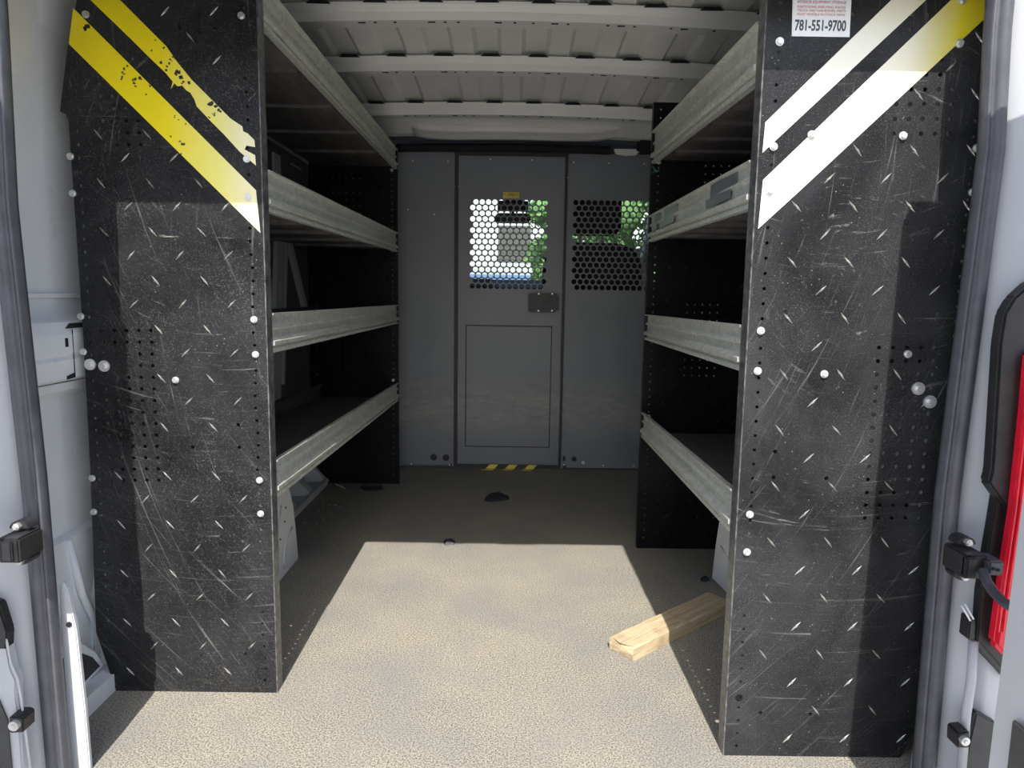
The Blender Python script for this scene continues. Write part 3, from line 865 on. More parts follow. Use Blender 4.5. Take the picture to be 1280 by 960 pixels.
stripe_scuffed(LN, s2, 'hazard_stripe', 'upper yellow tape stripe with a torn bite and a pale frayed end')
for b in boltsL: put('bolt', bolt_me, (b.x, YL-.0009, b.z), LN)
for b in washL: put('washer_bolt', washer_me, (b.x, YL-.0005, b.z), LN)

# ---- left far panel
outLF = [(XL1,1.535),(XL1,0.0),(-.90,0.0),(-.915,.12),(-.92,1.2),(-.90,1.535)]
h2 = [(XL1-.022, .04+.0265*k, HR*.8) for k in range(56)]+[(-.885, .14+.0265*k, HR*.8) for k in range(40)]
for i in range(5):
    for j in range(6):
        if random.random() < .85: h2.append((-.80+.030*i, 1.24+.030*j, HR*1.1))
for i in range(5):
    for j in range(12): h2.append((-.86+.026*i, .42+.027*j, HR*.8))
t2 = []
for i in range(7):
    for j in range(24):
        x = -.86+.075*i*.75+(.028 if j % 2 else 0); z = .06+.058*j
        if not near((x, z), h2, .012) and x < XL1-.04: t2.append((x, z, .8 if j % 2 else -.8))
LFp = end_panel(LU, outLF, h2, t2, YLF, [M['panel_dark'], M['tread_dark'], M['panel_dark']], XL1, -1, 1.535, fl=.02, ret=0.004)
for z in (1.50,1.43,1.13,1.08,.82,.765,.49,.42):
    put('bolt', bolt_me, (XL1-.022, YLF-.0002, z), LFp)

# ---- shelves
def lip_profile(h):
    k = h/.083
    return [(0, 0), (.012, .0), (.012, -.004), (.001, -.005), (.001, -.024*k), (.007, -.030*k), (.007, -.033*k), (.001, -.036*k), (.001, -.052*k), (.013, -.060*k), (.013, -.068*k), (.002, -.071*k), (.002, -.075*k), (.009, -.077*k), (.009, -.0845*k), (-.006, -.0845*k), (-.006, -.081*k), (-.001, -.078*k)]
def shelf(unit, s, x0, y0, z0, x1, y1, z1, depth, h=.083, tape=False):
    """s: +1 lip faces +X (left unit).  z = lip top"""
    bm = BM()
    n = 2
    # tray sheet with slightly folded ribs underneath
    zt0, zt1 = z0-h+.012, z1-h+.012
    t = bmesh.new()
    pr = [(-.001, 0), (-depth, 0), (-depth, -.002), (-.001, -.002)]
    A = [t.verts.new((x0+s*a, y0+.004, zt0+b_)) for a, b_ in pr]; B = [t.verts.new((x1+s*a, y1-.004, zt1+b_)) for a, b_ in pr]
    t.faces.new(A); t.faces.new(list(reversed(B)))
    for i in range(4): t.faces.new((A[i], B[i], B[(i+1) % 4], A[(i+1) % 4]))
    merge(bm, t)
    for q in range(1, 5):
        y = y0+(y1-y0)*q/5; f = q/5
        xx = x0+(x1-x0)*f; zz = zt0+(zt1-zt0)*f
        xa, xb = sorted((xx-s*.02, xx-s*(depth-.01)))
        box(bm, xa, xb, y-.02, y+.02, zz-.012, zz-.002)
    tr_ = build('shelf', bm, M['tray'], unit)
    bm = BM()
    pth = []
    for q in range(9):
        f = q/8; pth.append(Vector((x0+(x1-x0)*f, y0+.003+(y1-y0-.006)*f, z0+(z1-z0)*f)))
    sweep(bm, pth, [(s*a, b_) for a, b_ in lip_profile(h)], 0, lambda i: (Vector((1,0,0)), Vector((0,0,1))))
    lp = build('front_lip', bm, M['galv'], tr_); lp['label'] = 'ribbed galvanised steel lip'
    bm = BM()
    sweep(bm, [p+Vector((-s*(depth-.002), 0, -.012)) for p in pth], [(0,0),(s*.012,-.004),(s*.012,-.007),(s*.002,-.006),(s*.002,-h+.02),(0,-h+.02)], 0, lambda i: (Vector((1,0,0)), Vector((0,0,1))))
    build('back_lip', bm, M['tray'], tr_)
    return tr_
dL = .355
for z0, z1 in ((1.50,1.518),(1.133,1.157),(.838,.836),(.52,.481)):
    shelf(LU, 1, XL0-.008, YL+.034, z0, XL1-.006, YLF, z1, dL)
# bolts joining the lips to the far panel are in the lips' end plates

# ---- right unit
RU = empty('shelving_unit', (.6, 1.8, 0), 'short black and galvanised shelving unit with a phone number label, beside the red tail light', 'shelving')
outR = [(XR0,1.525),(XR0,0),(.772,0),(.815,.10),(.822,.6),(.822,1.25),(.797,1.359),(.76,1.525)]
boltsR = [onY(x, y, YR) for x, y in ((974,52.6),(966.4,183.6),(962,238.7),(950.5,413.4),(946.6,463.6),(936.8,642.6),(933.3,689.5),(1029.7,467.4),(1128,170),(1014,168.7),(1198.4,55),(1202,1),(1134,442.5),(1220,185.6),(1214.7,240.4))]
washR = [onY(x, y, YR) for x, y in ((1147,485.5),(1161.6,502))]
br2 = [(b.x, b.z) for b in boltsR]+[(b.x, b.z) for b in washR]
holes = []
for k in range(57):
    z = .02+.0267*k
    if z > 1.512: continue
    holes.append((.4515, z, HR*.8))
    if .15 < z < 1.2: holes.append((.80, z, HR*.8))
gA = grid_px((1099,434.5), (1168.7,434.5), (1081,647.6), 5, 14, YR)
gB = grid_px((1122+3,74.5), (1191.6+3,74.5), (1122-5,167), 5, 6, YR)
gC = grid_px((1140,18), (1198,18), (1135,55), 4, 3, YR)
holes += gA+gB+gC
holes += [hp(x, y, YR) for x, y in ((1067,17.7),(980.8,390),(968.9,564.5),(967,596.6),(1033,598),(950.5,891),(1013,892.6),(958.8,731.7),(1172,393))]
big = hp(924, 872.4, YR, .0078)
holes = [h for h in holes if not near(h, br2, .0115) and not near(h, [big], .015) and h[0] < .815]+[big]
loop = [(h[0], h[1]) for h in holes]
tr = []
r1 = XZ([(1188.6,0),(1205,-16),(1231,-16),(1230,24),(998,240),(947.5,286),(953.7,225)], YR)
r2 = XZ([(1114,0),(1170,-54),(1214,-54),(1157.6,0),(953,191),(956.6,153)], YR)
STR[:] = [r1, r2, XZ([(992,-60),(1067,-60),(1061.5,46.5),(989.5,45.5)], YR)]
# rows measured on the panel: '/' marks and '\' marks alternate every half pitch
for j in range(-6, 12):
    for i in range(-4, 4):
        for (x, y, a) in ((1102.5+71*i, 293+70*j, .8), (1064+71*i, 328+70*j, -.85)):
            yy = y
            xx = x-.075*(yy-293)
            p = onY(xx, yy, YR)
            if not (.02 < p.z < 1.51) or not (.465 < p.x < .81): continue
            if near((p.x, p.z), loop, .011) or not clear(p): continue
            tr.append((p.x, p.z, a+random.uniform(-.06, .06)))
RN = end_panel(RU, outR, holes, tr, YR, [M['panel'], M['tread'], M['panel_edge']], XR0, 1, 1.525)
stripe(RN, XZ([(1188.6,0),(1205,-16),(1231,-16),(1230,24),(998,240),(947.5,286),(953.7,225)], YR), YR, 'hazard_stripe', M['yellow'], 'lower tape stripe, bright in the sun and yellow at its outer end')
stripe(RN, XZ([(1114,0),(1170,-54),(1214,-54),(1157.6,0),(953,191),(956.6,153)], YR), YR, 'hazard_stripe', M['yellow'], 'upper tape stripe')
for b in boltsR: put('bolt', bolt_me, (b.x, YR-.0009, b.z), RN)
for b in washR: put('washer_bolt', washer_me, (b.x, YR-.0005, b.z), RN)
# phone label
bm = BM()
q = XZ([(992,-60),(1067,-60),(1061.5,46.5),(989.5,45.5)], YR)
prism(bm, q, 'y', YR-.0012, YR-.0001)
def lab(s, x, y, wpx, hpx, mi, bold=0):
    p = onY(x, y, YR); w = (onY(x+wpx, y, YR)-p).length; h = (onY(x, y+hpx, YR)-p).length
    text_bm(bm, s, p.x, p.z, h*1.38, YR-.0014, mi, w, bold=bold)
lab('781-551-9700', 1025, 33, 64, 13.5, 1, .0006)
lab('INTERIOR EQUIPMENT, STORAGE', 1027, 3.3, 61, 3.4, 2)
lab('PARTITIONS, SHELVING, RACKS', 1026.5, 9.5, 60, 3.2, 2)
lab('TRUCK AND VAN BODIES, PARTS', 1026.5, 14, 60, 3, 2)
lab('MOST MODELS IN STOCK NOW', 1026, 18.8, 60, 3, 2)
for k in range(4): lab('SHELVING AND LADDER RACKS', 1027.5, -5-k*6, 60, 3.2, 2)
o = build('phone_label', bm, [M['label_white'], M['ink_grey'], M['ink_red']], RN); o['label'] = 'white label with small red lines and the number 781-551-9700'

outRF = [(XR1,1.52),(XR1,0.0),(.80,0.0),(.86,.12),(.87,1.2),(.83,1.52)]
h2 = [(XR1+.022, .04+.0265*k, HR*.8) for k in range(56)]
for i in range(5):
    for j in range(10): h2.append((.60+.026*i, .62+.027*j-.0, HR*.8))
for i in range(4):
    for j in range(4): h2.append((.64+.026*i, 1.24+.027*j, HR*.8))
t2 = []
for i in range(6):
    for j in range(24):
        x = XR1+.07+.075*i*.75+(.028 if j % 2 else 0); z = .06+.058*j
        if not near((x, z), h2, .012) and x < .80: t2.append((x, z, .8 if j % 2 else -.8))
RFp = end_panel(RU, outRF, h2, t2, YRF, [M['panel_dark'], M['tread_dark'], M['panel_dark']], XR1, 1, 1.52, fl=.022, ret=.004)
for z in (1.40,1.33,1.14,1.08,.81,.755,.475,.42):
    put('bolt', bolt_me, (XR1+.022, YRF-.0002, z), RFp)
bm = BM()
p = onY(818, 212, YRF-.005)
tube(bm, [(p.x-.008, YRF-.006, p.z+.012), (p.x, YRF-.008, p.z), (p.x+.006, YRF-.012, p.z-.008), (p.x+.014, YRF-.014, p.z-.002)], .003, 6)
for k in range(4): tube(bm, [(p.x, YRF-.008, p.z), (p.x-.012+.008*k, YRF-.014, p.z-.016+.003*k)], .0012, 5)
build('twist_tie', bm, simple('teal_plastic', (.03,.16,.16), .5), RFp)
for z0, z1 in ((1.365,1.426),(1.13,1.155),(.835,.827),(.523,.49)):
    sh = shelf(RU, -1, XR0+.008, YR+.034, z0, XR1+.006, YRF, z1, .34, h=(.10 if z1 > 1.4 else .084))
    if 1.1 < z0 < 1.2:       # clear tape pieces stuck on the second lip
        for f0, f1 in ((.10, .27), (.62, .78), (.86, .95)):
            bm = BM(); Lp = YRF-YR
            for (a, b_, zz, hh, oo) in ((f0, f1, -.006, .028, .0035), (f0+.03, f1+.02, -.036, .018, .0075)):
                ya, yb = YR+.03+Lp*a*.95, YR+.03+Lp*b_*.95
                xm = XR0+.008+(XR1-XR0)*(a+b_)/2-oo-.002
                zm = z0+(z1-z0)*(a+b_)/2+zz
                prism(bm, [(ya, zm), (yb, zm), (yb, zm-hh), (ya, zm-hh)], 'x', xm-.0012, xm-.0002, 0)
            build('tape_patch', bm, simple('grey_tape', (.13,.14,.15), .25, 0, .1), sh)

# ------------------------------------------------------------------ bulkhead partition
P = empty('bulkhead_partition', (0, YP, 0), 'grey steel bulkhead with a centre door and two perforated windows, behind the shelving', 'partition')
def hexholes(px0, px1, pyt, pyb, ncol, nrow, dx_row):
    a = onY(px0, pyt, YP); b_ = onY(px1, pyt, YP); c = onY(px0, pyb, YP)
    pitch = (b_.x-a.x)/(ncol-1); rp = (c.z-a.z)/(nrow-1)
    out = []
    for j in range(nrow):
        for i in range(ncol):
            out.append((a.x+pitch*i+(pitch*dx_row if j % 2 else 0), a.z+rp*j, .0133))
    return out
# left fixed panel
bm = BM()
prism(bm, [(-.94, .012), (-.288, .012), (-.288, 1.572), (-.94, 1.572)], 'y', YP, YP+.003)
box(bm, -.292, -.284, YP-.012, YP+.01, .008, 1.572)
box(bm, -.94, -.288, YP-.006, YP, 1.562, 1.575)
build('side_panel', bm, M['partition'], P)
bm = BM()
bm = plate_mesh([(.276, .004), (.94, .004), (.94, 1.575), (.276, 1.575)], hexholes(719.9, 719.9+8.0*13, 253.1, 359.2, 14, 16, .5), YP, YP+.003, 10)
box(bm, .272, .280, YP-.012, YP+.01, .004, 1.575)
box(bm, .276, .94, YP-.006, YP, 1.564, 1.578)
build('side_panel', bm, M['partition'], P)
bm = plate_mesh([(-.262, .02), (.254, .02), (.254, 1.562), (-.262, 1.562)], hexholes(594.9, 681.6, 252.1, 357.5, 12, 16, -.5), YP+.004, YP+.007, 10)
for x0, x1 in ((-.264, -.258), (.250, .256)): box(bm, x0, x1, YP-.006, YP+.012, .02, 1.562)
box(bm, -.262, .254, YP-.004, YP+.008, .02, .026); box(bm, -.262, .254, YP-.004, YP+.008, 1.556, 1.562)
door = build('door', bm, M['partition'], P); door['label'] = 'centre door with a perforated window and a raised lower panel'
# rails between
bm = BM()
box(bm, -.284, -.266, YP+.006, YP+.02, 0, 1.575); box(bm, .258, .272, YP+.004, YP+.02, 0, 1.575); box(bm, -.29, .28, YP+.01, YP+.02, 1.562, 1.60)
box(bm, -.94, .94, YP-.004, YP+.02, -.0, .006)
box(bm, -.3, .3, YP-.002, YP+.02, .0, .018)
build('door_frame', bm, M['rubber_dark'], P)
# lower raised panel
bm = BM()
a, b_ = onY(583.5, 407.5, YP), onY(685.5, 558.5, YP)
box(bm, a.x, b_.x, YP-.004, YP+.005, b_.z, a.z, 0, .0025)
build('raised_panel', bm, M['partition'], door)
bm = BM()
for (x0, x1, z0, z1) in ((a.x-.006, a.x-.001, b_.z-.006, a.z+.006), (b_.x+.001, b_.x+.006, b_.z-.006, a.z+.006), (a.x-.006, b_.x+.006, a.z+.001, a.z+.006), (a.x-.006, b_.x+.006, b_.z-.006, b_.z-.001)):
    box(bm, x0, x1, YP+.0025, YP+.005, z0, z1)
build('panel_seal', bm, M['rubber_dark'], door)
# latch
bm = BM()
a, b_ = onY(660.5, 366.5, YP), onY(698, 390.5, YP)
prism(bm, [(a.x, b_.z+.006), (a.x+.006, b_.z), (b_.x-.022, b_.z), (b_.x-.012, b_.z+.010), (b_.x, b_.z+.010), (b_.x, a.z-.012), (b_.x-.014, a.z-.002), (b_.x-.02, a.z), (a.x+.008, a.z), (a.x, a.z-.006)], 'y', YP-.028, YP+.004, 0, .003)
box(bm, a.x+.014, a.x+.050, YP-.034, YP-.026, b_.z+.018, a.z-.02, 0, .003)
box(bm, a.x+.058, a.x+.066, YP-.031, YP-.026, b_.z+.014, a.z-.014, 0, .001)
box(bm, a.x+.078, a.x+.104, YP-.034, YP-.026, b_.z+.018, a.z-.02, 0, .003)
latch = build('latch', bm, M['black_plastic'], door); latch['label'] = 'black plastic door latch'
sm = BM(); disc(sm, (0, 0), .0042, -.003, 0, 8); bmesh.ops.recalc_face_normals(sm, faces=sm.faces)
screw_me = bpy.data.meshes.new('screw'); sm.to_mesh(screw_me); sm.free(); screw_me.materials.append(M['zinc'])
for x, y in ((516,201),(560,202),(613,199),(665,200),(717,203),(761,204),(805,205),(510,262),(543,268),(514,580),(562,581),(705,581),(754,582),(792,582),(568,234),(574,233),(710,222)):
    p = onY(x, y, YP); put('screw', screw_me, (p.x, YP-.0005, p.z), P)
for x, y in ((673.4, 367.3),(690.3, 367.3),(673, 388.4),(690, 388.4)):
    p = onY(x, y, YP-.03); put('screw', screw_me, (p.x, YP-.0282, p.z), door)
for x, y, r in ((542,571.5,.0175),(557.5,572,.0175),(703,573,.0165),(717.5,573.5,.013)):
    p = onY(x, y, YP); bm = BM()
    disc(bm, (p.x, p.z), r, YP-.003, YP, 18); disc(bm, (p.x, p.z), r*.62, YP-.0045, YP-.003, 16)
    build('grommet', bm, M['black_plastic'], P)
p = onY(729, 578, YP); bm = BM(); disc(bm, (p.x, p.z), .009, YP-.003, YP, 14); build('plug', bm, M['zinc'], P)
# yellow plate
bm = BM()
a, b_ = onY(629, 240, YP), onY(649, 248, YP)
box(bm, a.x, b_.x, YP-.001, YP+.004, b_.z, a.z)
text_bm(bm, '< OPEN 7', (a.x+b_.x)/2, (a.z+b_.z)/2+.002, .020, YP-.0013, 1, (b_.x-a.x)*.86)
o = build('door_plate', bm, [M['plate_yellow'], M['ink_grey']], door); o['label'] = 'small yellow plate with black lettering'
# hazard tape on the threshold
bm = BM()
a, b_ = onY(603, 582, YP), onY(669, 588.5, YP)
box(bm, a.x, b_.x, YP-.018, YP+.0, .0, .021)
L_ = b_.x-a.x
for k in range(3):
    x0 = a.x+.018+k*.100
    prism(bm, [(x0, .0), (x0+.046, .0), (x0+.064, .0215), (x0+.020, .0215)], 'y', YP-.0188, YP-.018, 1)
    prism(bm, [(x0-.022, YP-.055), (x0+.034, YP-.055), (x0+.046, YP-.018), (x0, YP-.018)], 'z', .0002, .0012, 1)
o = build('hazard_tape', bm, [M['rubber_dark'], M['plate_yellow']], P); o['label'] = 'black and yellow striped threshold tape'
# foam strip above
bm = BM()
path = [Vector((x, YP-.02, 1.598-.03*x*x)) for x in [-.58+.05*i for i in range(22)]]
tube(bm, path, .019, 10)
build('foam_strip', bm, M['foam'], P)
bm = BM()
box(bm, .60, .72, YP-.05, YP-.01, 1.575, 1.65, 0, .015)
build('foam_block', bm, M['foam'], P)
bm = BM()
box(bm, -.60, -.565, YP-.04, YP-.005, 1.582, 1.615, 0, .004)
build('clip', bm, M['liner'], P)
bm = BM()
prism(bm, [(.49, 1.60), (.50, 1.575), (.55, 1.568), (.60, 1.572), (.62, 1.60)], 'y', YP-.03, YP-.012, 0, .003)
build('end_bracket', bm, M['roof_paint'], P)

# ------------------------------------------------------------------ loose things on the floor
# wooden block
A0 = onZ(790, 828, 0); B0 = onZ(908, 768, 0)
d = (B0-A0).normalized(); nrm = Vector((-d.y, d.x, 0))
if nrm.y < 0: nrm = -nrm
Lw = (B0-A0).length+.02; Wd = .078; Hh = .034
bm = BM()
t = bmesh.new(); bmesh.ops.create_grid(t, x_segments=1, y_segments=1, size=.5); t.free()
rn = random.Random(5)
secs = []
nseg = 14
for i in range(nseg+1):
    f = i/nseg; L0 = Lw*f
    ring = []
    for (w, h) in ((0,0),(0,Hh*.5),(0,Hh*.95),(.004,Hh),(Wd*.5,Hh),(Wd-.004,Hh),(Wd,Hh*.95),(Wd,Hh*.5),(Wd,0)):
        l = L0
        if i == 0: l += (.004 if h > Hh*.6 else (-.002 if h > 0 else .004))+rn.uniform(-.003, .004)+.006*math.sin(w*90)
        if i == nseg: l += rn.uniform(-.001, .001)+.0*w
        hh = h+(rn.uniform(-.0012, .0008) if h > 0 else 0)
        ww = w+rn.uniform(-.0008, .0008)
        p = A0+d*l+nrm*ww; ring.append(bm.verts.new((p.x, p.y, max(0, hh)+.0005)))
    secs.append(ring)
n = len(secs[0])
for i in range(nseg):
    for k in range(n): bm.faces.new((secs[i][k], secs[i][(k+1) % n], secs[i+1][(k+1) % n], secs[i+1][k]))
bm.faces.new(secs[0]); bm.faces.new(list(reversed(secs[-1])))
ang = math.atan2(d.y, d.x)
for v in bm.verts:
    q = Vector(v.co)-A0; v.co = Vector((q.x*math.cos(-ang)-q.y*math.sin(-ang), q.x*math.sin(-ang)+q.y*math.cos(-ang), q.z))
wb = build('wooden_block', bm, M['wood']); wb.location = A0; wb.rotation_euler = (0, 0, ang)
tag(wb, 'weathered length of lumber with a splintered end lying on the floor', 'wood')
# black rag
def lump(name, pts, h, mat, label, cat, seed, parts=1):
    r_ = random.Random(seed)
    bm = BM()
    P_ = [onZ(x, y, 0) for x, y in pts]
    c = sum(P_, Vector())/len(P_)
    n = len(P_)
    r0 = [bm.verts.new(p+Vector((0,0,.001))) for p in P_]
    r1 = [bm.verts.new(c+(p-c)*.82+Vector((0,0,h*r_.uniform(.45,.9)))) for p in P_]
    r2 = [bm.verts.new(c+(p-c)*.42+Vector((0,0,h*r_.uniform(.6,1.1)))) for p in P_]
    for a, b_ in ((r0, r1), (r1, r2)):
        for k in range(n): bm.faces.new((a[k], a[(k+1) % n], b_[(k+1) % n], b_[k]))
    bm.faces.new(r2); bm.faces.new(list(reversed(r0)))
    bmesh.ops.subdivide_edges(bm, edges=list(bm.edges), cuts=1, use_grid_fill=True, smooth=.3)
    for v in bm.verts: v.co.z = max(.0005, v.co.z+r_.uniform(-.0015, .0015)*(v.co.z > .003))
    o = build(name, bm, mat)
    return tag(o, label, cat)
M['cloth'] = simple('black_cloth', (.018,.018,.024), .9, 0, .3, 60, .5, 150)
lump('black_rag', [(605,625),(609,621),(612,617.5),(618,616.5),(624,617),(631,620),(637,622),(636,625),(627,626),(616,627),(608,627)], .014, M['cloth'], 'crumpled black rag on the dark floor in front of the bulkhead door', 'rag', 2)
lump('plastic_scrap', [(554,677),(558,676),(562,675),(566,674.5),(569,677),(568,681),(562,681.5),(556,682)], .012, M['black_plastic'], 'small black plastic scrap at the far edge of the sunlit floor', 'scrap', 4)
lump('black_offcut', [(449,610),(455,609),(458,612),(463,613),(470,609),(479,608),(480,612),(470,614),(456,614)], .012, M['black_plastic'], 'bent black offcut at the foot of the far end panel of the long shelving', 'scrap', 6)
bm = BM()
tube(bm, [onZ(418, 604, .006), onZ(422, 606.5, .012), onZ(427, 608, .01), onZ(431, 611, .006)], [.002,.006,.004,.002], 6)
tag(build('wood_splinter', bm, M['wood']), 'pale wood splinter on the floor under the lowest shelf of the long shelving', 'splinter')
lump('dark_washer', [(875,723),(880,721),(886,722),(888,726),(882,728),(876,727)], .006, M['black_plastic'], 'small dark disc on the floor in front of the wheel arch of the short shelving', 'scrap', 8)
bm = BM()
rr = random.Random(11)
for k in range(70):
    if k < 50: p = onZ(rr.gauss(400, 16), rr.gauss(628, 6), 0)
    else: p = onZ(rr.uniform(380, 500), rr.uniform(612, 700), 0)
    r = rr.uniform(.0012, .0035); a = rr.uniform(0, PI)
    prism(bm, [(p.x+r*math.cos(a), p.y+r*math.sin(a)), (p.x-r*.5*math.sin(a), p.y+r*.5*math.cos(a)), (p.x-r*1.3*math.cos(a), p.y-r*1.1*math.sin(a)), (p.x+r*.4*math.sin(a), p.y-r*.4*math.cos(a))], 'z', .0003, .002)
tag(build('debris', bm, M['chips']), 'scatter of pale chips and dust on the dark floor', 'debris', kind='stuff')

# ------------------------------------------------------------------ cab in front of the bulkhead
bm = BM()
box(bm, -1.0, 1.0, YP+.03, 5.0, -.06, 0)
cab = build('trim_2', bm, M['liner']); tag(cab, kind='structure')
# cab roof + A pillars
bm = BM()
box(bm, -1.0, 1.0, YP+.03, 4.25, 1.64, 1.83, 0, .02)
prism(bm, [(-1.0, 1.64), (1.0, 1.64), (1.0, 1.83), (-1.0, 1.83)], 'y', 4.2, 4.35)
for s in (-1, 1):
    prism(bm, [(4.2, 1.75), (4.35, 1.75), (5.1, .95), (5.0, .88)], 'x', s*.9, s*.98)
    box(bm, s*.95-.03, s*.95+.03, YP+.02, 5.1, -.06, .95)
build('cab_shell', bm, M['liner'], cab)
bm = BM()
prism(bm, [(4.80, .30), (4.80, .93), (4.95, 1.0), (5.1, 1.0), (5.15, .3)], 'x', -.95, .95, 0, .03)
prism(bm, [(4.72, .55), (4.74, .93), (4.85, 1.02), (4.85, .55)], 'x', -.62, -.1, 0, .03)
build('dashboard', bm, M['black_plastic'], cab)
bm = BM()
v = [bm.verts.new(c) for c in ((-.93, 5.04, .93), (.93, 5.04, .93), (.9, 4.3, 1.70), (-.9, 4.3, 1.70), (-.93, 5.047, .935), (.93, 5.047, .935), (.9, 4.307, 1.705), (-.9, 4.307, 1.705))]
for f in ((0,1,2,3), (7,6,5,4), (0,4,5,1), (1,5,6,2), (2,6,7,3), (3,7,4,0)): bm.faces.new([v[k] for k in f])
w1 = build('window_1', bm, M['glass']); tag(w1, kind='structure')
# side door windows stay open glass
# front passenger seat
S = empty('passenger_seat', (.44, 3.95, 0), 'black cab seat with headrest seen through the perforated window beside the short shelving', 'seat')
def rounded(x0, x1, z0, z1, r, n=6):
    pts = []
    for cx, cz, a0 in ((x1-r, z1-r, 0), (x0+r, z1-r, PI/2), (x0+r, z0+r, PI), (x1-r, z0+r, 1.5*PI)):
        for k in range(n+1): a = a0+PI/2*k/n; pts.append((cx+r*math.cos(a), cz+r*math.sin(a)))
    return pts
bm = BM()
prism(bm, rounded(.17, .70, .45, 1.172, .13), 'y', 3.72, 3.84, 0, .02)
build('backrest', bm, M['seat_black'], S)
bm = BM()
prism(bm, rounded(.27, .585, 1.215, 1.44, .055), 'y', 3.74, 3.85, 0, .02)
build('headrest', bm, M['seat_black'], S)
for x in (.37, .49):
    bm = BM(); tube(bm, [(x, 3.79, 1.14), (x, 3.79, 1.24)], .007)
    build('headrest_post', bm, M['zinc'], S)
bm = BM()
box(bm, .2, .68, 3.8, 4.3, .36, .5, 0, .04); box(bm, .26, .62, 3.85, 4.25, 0, .36, 0, .02)
build('cushion', bm, M['seat_black'], S)
# rear-view mirror and overhead console
Mi = empty('rear_view_mirror', onY(641, 273, 4.45), 'dark rear-view mirror at the top of the windscreen beyond the bulkhead door', 'mirror')
bm = BM()
c = onY(641, 273, 4.45)
prism(bm, rounded(c.x-.112, c.x+.112, c.z-.031, c.z+.031, .028), 'y', 4.43, 4.46, 0, .006)
build('mirror_housing', bm, simple('mirror_grey', (.07,.075,.08), .5), Mi)
bm = BM(); tube(bm, [(c.x, 4.455, c.z+.02), (c.x, 4.47, c.z+.10)], .009)
build('stalk', bm, M['black_plastic'], Mi)
bm = BM()
c = onY(641, 258, 4.42)
prism(bm, rounded(c.x-.095, c.x+.095, c.z-.032, c.z+.030, .012), 'y', 4.38, 4.42, 0, .006)
prism(bm, [(c.x-.06, c.z+.02), (c.x+.06, c.z+.02), (c.x+.08, 1.66), (c.x-.08, 1.66)], 'y', 4.30, 4.40, 0, .004)
tag(build('overhead_console', bm, simple('console_grey', (.05,.055,.05), .6)), 'dark overhead console box directly above the rear-view mirror', 'console')

# ------------------------------------------------------------------ outside
bm = BM()
box(bm, -60, 60, -40, 90, -.75, -.65)
g = build('ground', bm, M['tarmac']); tag(g, kind='structure')
B = empty('building', (0, 28, -.65), 'pale sunlit building seen through the windscreen, with a grey door', 'building')
bm = BM()
box(bm, -9, 7, 28, 38, -.65, 9)
build('facade', bm, M['wall_render'], B)
a, b_ = onY(623, 282, 27.95), onY(663, 326, 27.95)
bm = BM(); box(bm, a.x, b_.x, 27.9, 28.0, b_.z, a.z, 0, .01)
for k in range(5): box(bm, a.x+.02, b_.x-.02, 27.885, 27.9, b_.z+(a.z-b_.z)*(k+.1)/5, b_.z+(a.z-b_.z)*(k+.9)/5)
build('grey_door', bm, M['grey_door_paint'], B)
bm = BM(); box(bm, -9.2, 7.2, 27.7, 28, -.65, 1.75)
build('plinth', bm, simple('blue_paint', (.12,.22,.4), .6), B)

def tree(x, y, h, r, mat, seed, label, group='trees beyond the windscreen', n=2600, base=.25):
    rt = random.Random(seed)
    e = empty('leafy_tree', (x, y, -.65), label, 'tree', group)
    bm = BM()
    tube(bm, [(x, y, -.65), (x+.05, y, h*.35), (x-.05, y, h*.7)], [.16, .12, .05], 8)
    for k in range(6):
        a = rt.uniform(0, 2*PI); z = h*(.25+.08*k)
        tube(bm, [(x, y, z), (x+r*.6*math.cos(a), y+r*.6*math.sin(a), z+h*.2)], [.05, .015], 6)
    build('trunk', bm, M['bark'], e)
    bm = BM()
    blobs = [(rt.gauss(0, .42)*r, rt.gauss(0, .42)*r, h*rt.uniform(base, .95), r*rt.uniform(.3, .5)) for _ in range(26)]
    for k in range(n):
        bx, by, bz, br = rt.choice(blobs)
        v = Vector((rt.gauss(0,1), rt.gauss(0,1), rt.gauss(0,1))).normalized()*br*rt.uniform(.75, 1.05)
        c = Vector((x+bx, y+by, bz))+v
        u = Vector((rt.gauss(0,1), rt.gauss(0,1), rt.gauss(0,1))).normalized(); w = u.cross(Vector((rt.gauss(0,1), rt.gauss(0,1), rt.gauss(0,1)))).normalized()
        s = rt.uniform(.07, .15)
        bm.faces.new([bm.verts.new(c+u*s), bm.verts.new(c+w*s*.5), bm.verts.new(c-u*s), bm.verts.new(c-w*s*.5)])
    for bx, by, bz, br in blobs:
        t = bmesh.new(); bmesh.ops.create_icosphere(t, subdivisions=2, radius=br*.8)
        for v in t.verts: v.co = v.co*rt.uniform(.85, 1.1)+Vector((x+bx, y+by, bz))
        merge(bm, t)
    build('crown', bm, mat, e)
tree(1.25, 15.0, 4.4, .9, M['leaf_a'], 1, 'green tree standing behind the perforated window of the bulkhead door')
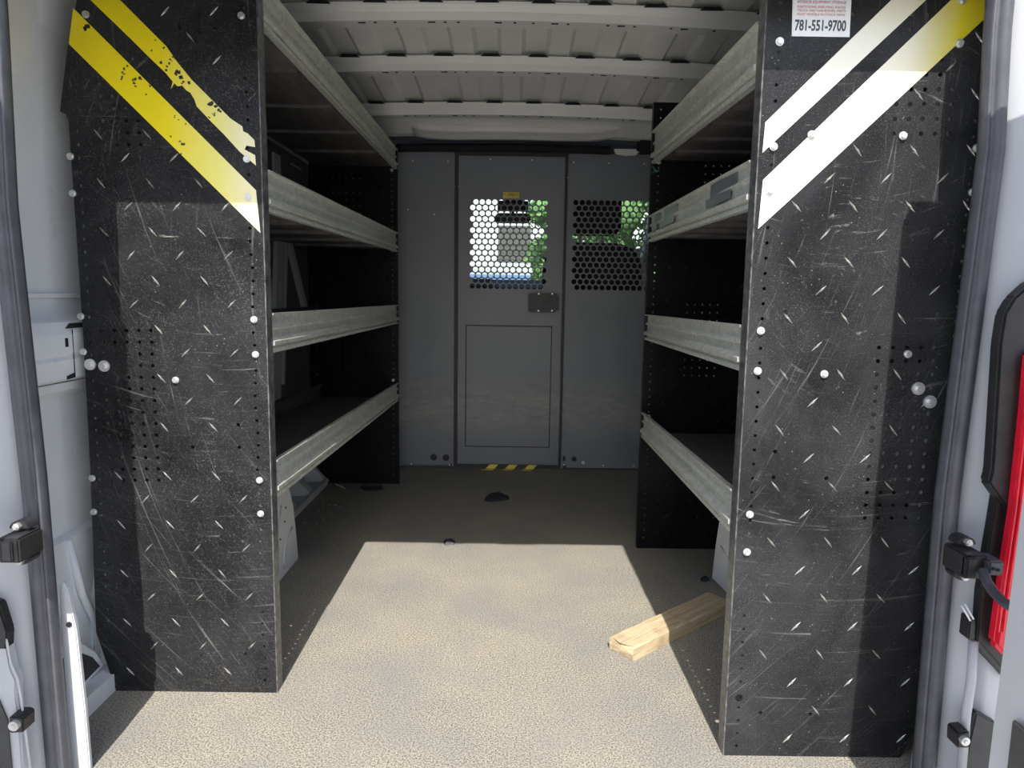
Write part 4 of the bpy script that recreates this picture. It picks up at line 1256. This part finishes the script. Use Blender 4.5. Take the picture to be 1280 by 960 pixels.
tree(3.7, 16.5, 4.0, 1.3, M['leaf_a'], 2, 'green tree standing behind the headrest of the cab seat', base=.05)
tree(-5.6, 22.0, 5.5, 1.6, M['leaf_b'], 3, 'pale green tree at the hinge side of the bulkhead door window')

# ------------------------------------------------------------------ light
w = bpy.data.worlds.new('sky'); bpy.context.scene.world = w; w.use_nodes = True
nt = w.node_tree; bg = nt.nodes['Background']
sky = nt.nodes.new('ShaderNodeTexSky'); sky.sky_type = 'NISHITA'; sky.sun_disc = False
sky.sun_elevation = math.atan(SUNSLOPE); sky.sun_rotation = PI; sky.air_density = 1.0; sky.dust_density = 2.0; sky.ozone_density = 1.0
nt.links.new(sky.outputs[0], bg.inputs[0]); bg.inputs[1].default_value = .23
su = bpy.data.lights.new('sun', 'SUN'); su.energy = 6.2; su.angle = math.radians(.53); su.color = (1, .96, .9)
so = bpy.data.objects.new('sun', su); C.objects.link(so); so.location = (0, -5, 6)
dirv = Vector((-.012, 1, -SUNSLOPE)).normalized()
so.rotation_euler = dirv.to_track_quat('-Z', 'Y').to_euler()

# ------------------------------------------------------------------ camera
cam = bpy.data.cameras.new('camera'); co = bpy.data.objects.new('camera', cam); C.objects.link(co)
cam.sensor_fit = 'HORIZONTAL'; cam.sensor_width = 36; cam.lens = 36*F/1280; cam.clip_start = .02; cam.clip_end = 300
fw = ray(640, 480).normalized(); rt_ = (ray(1280, 480)-ray(0, 480)).normalized(); upv = rt_.cross(fw).normalized()
m = Matrix(((rt_.x, upv.x, -fw.x, 0), (rt_.y, upv.y, -fw.y, 0), (rt_.z, upv.z, -fw.z, CH), (0,0,0,1)))
co.matrix_world = m
sc = bpy.context.scene; sc.camera = co
vs = sc.view_settings; vs.view_transform = 'Standard'; vs.look = 'None'; vs.exposure = .25; vs.gamma = 1; vs.use_curve_mapping = False
sc.cycles.max_bounces = 10; sc.cycles.diffuse_bounces = 6; sc.cycles.glossy_bounces = 4; sc.cycles.transparent_max_bounces = 12
sc.cycles.sample_clamp_indirect = 8
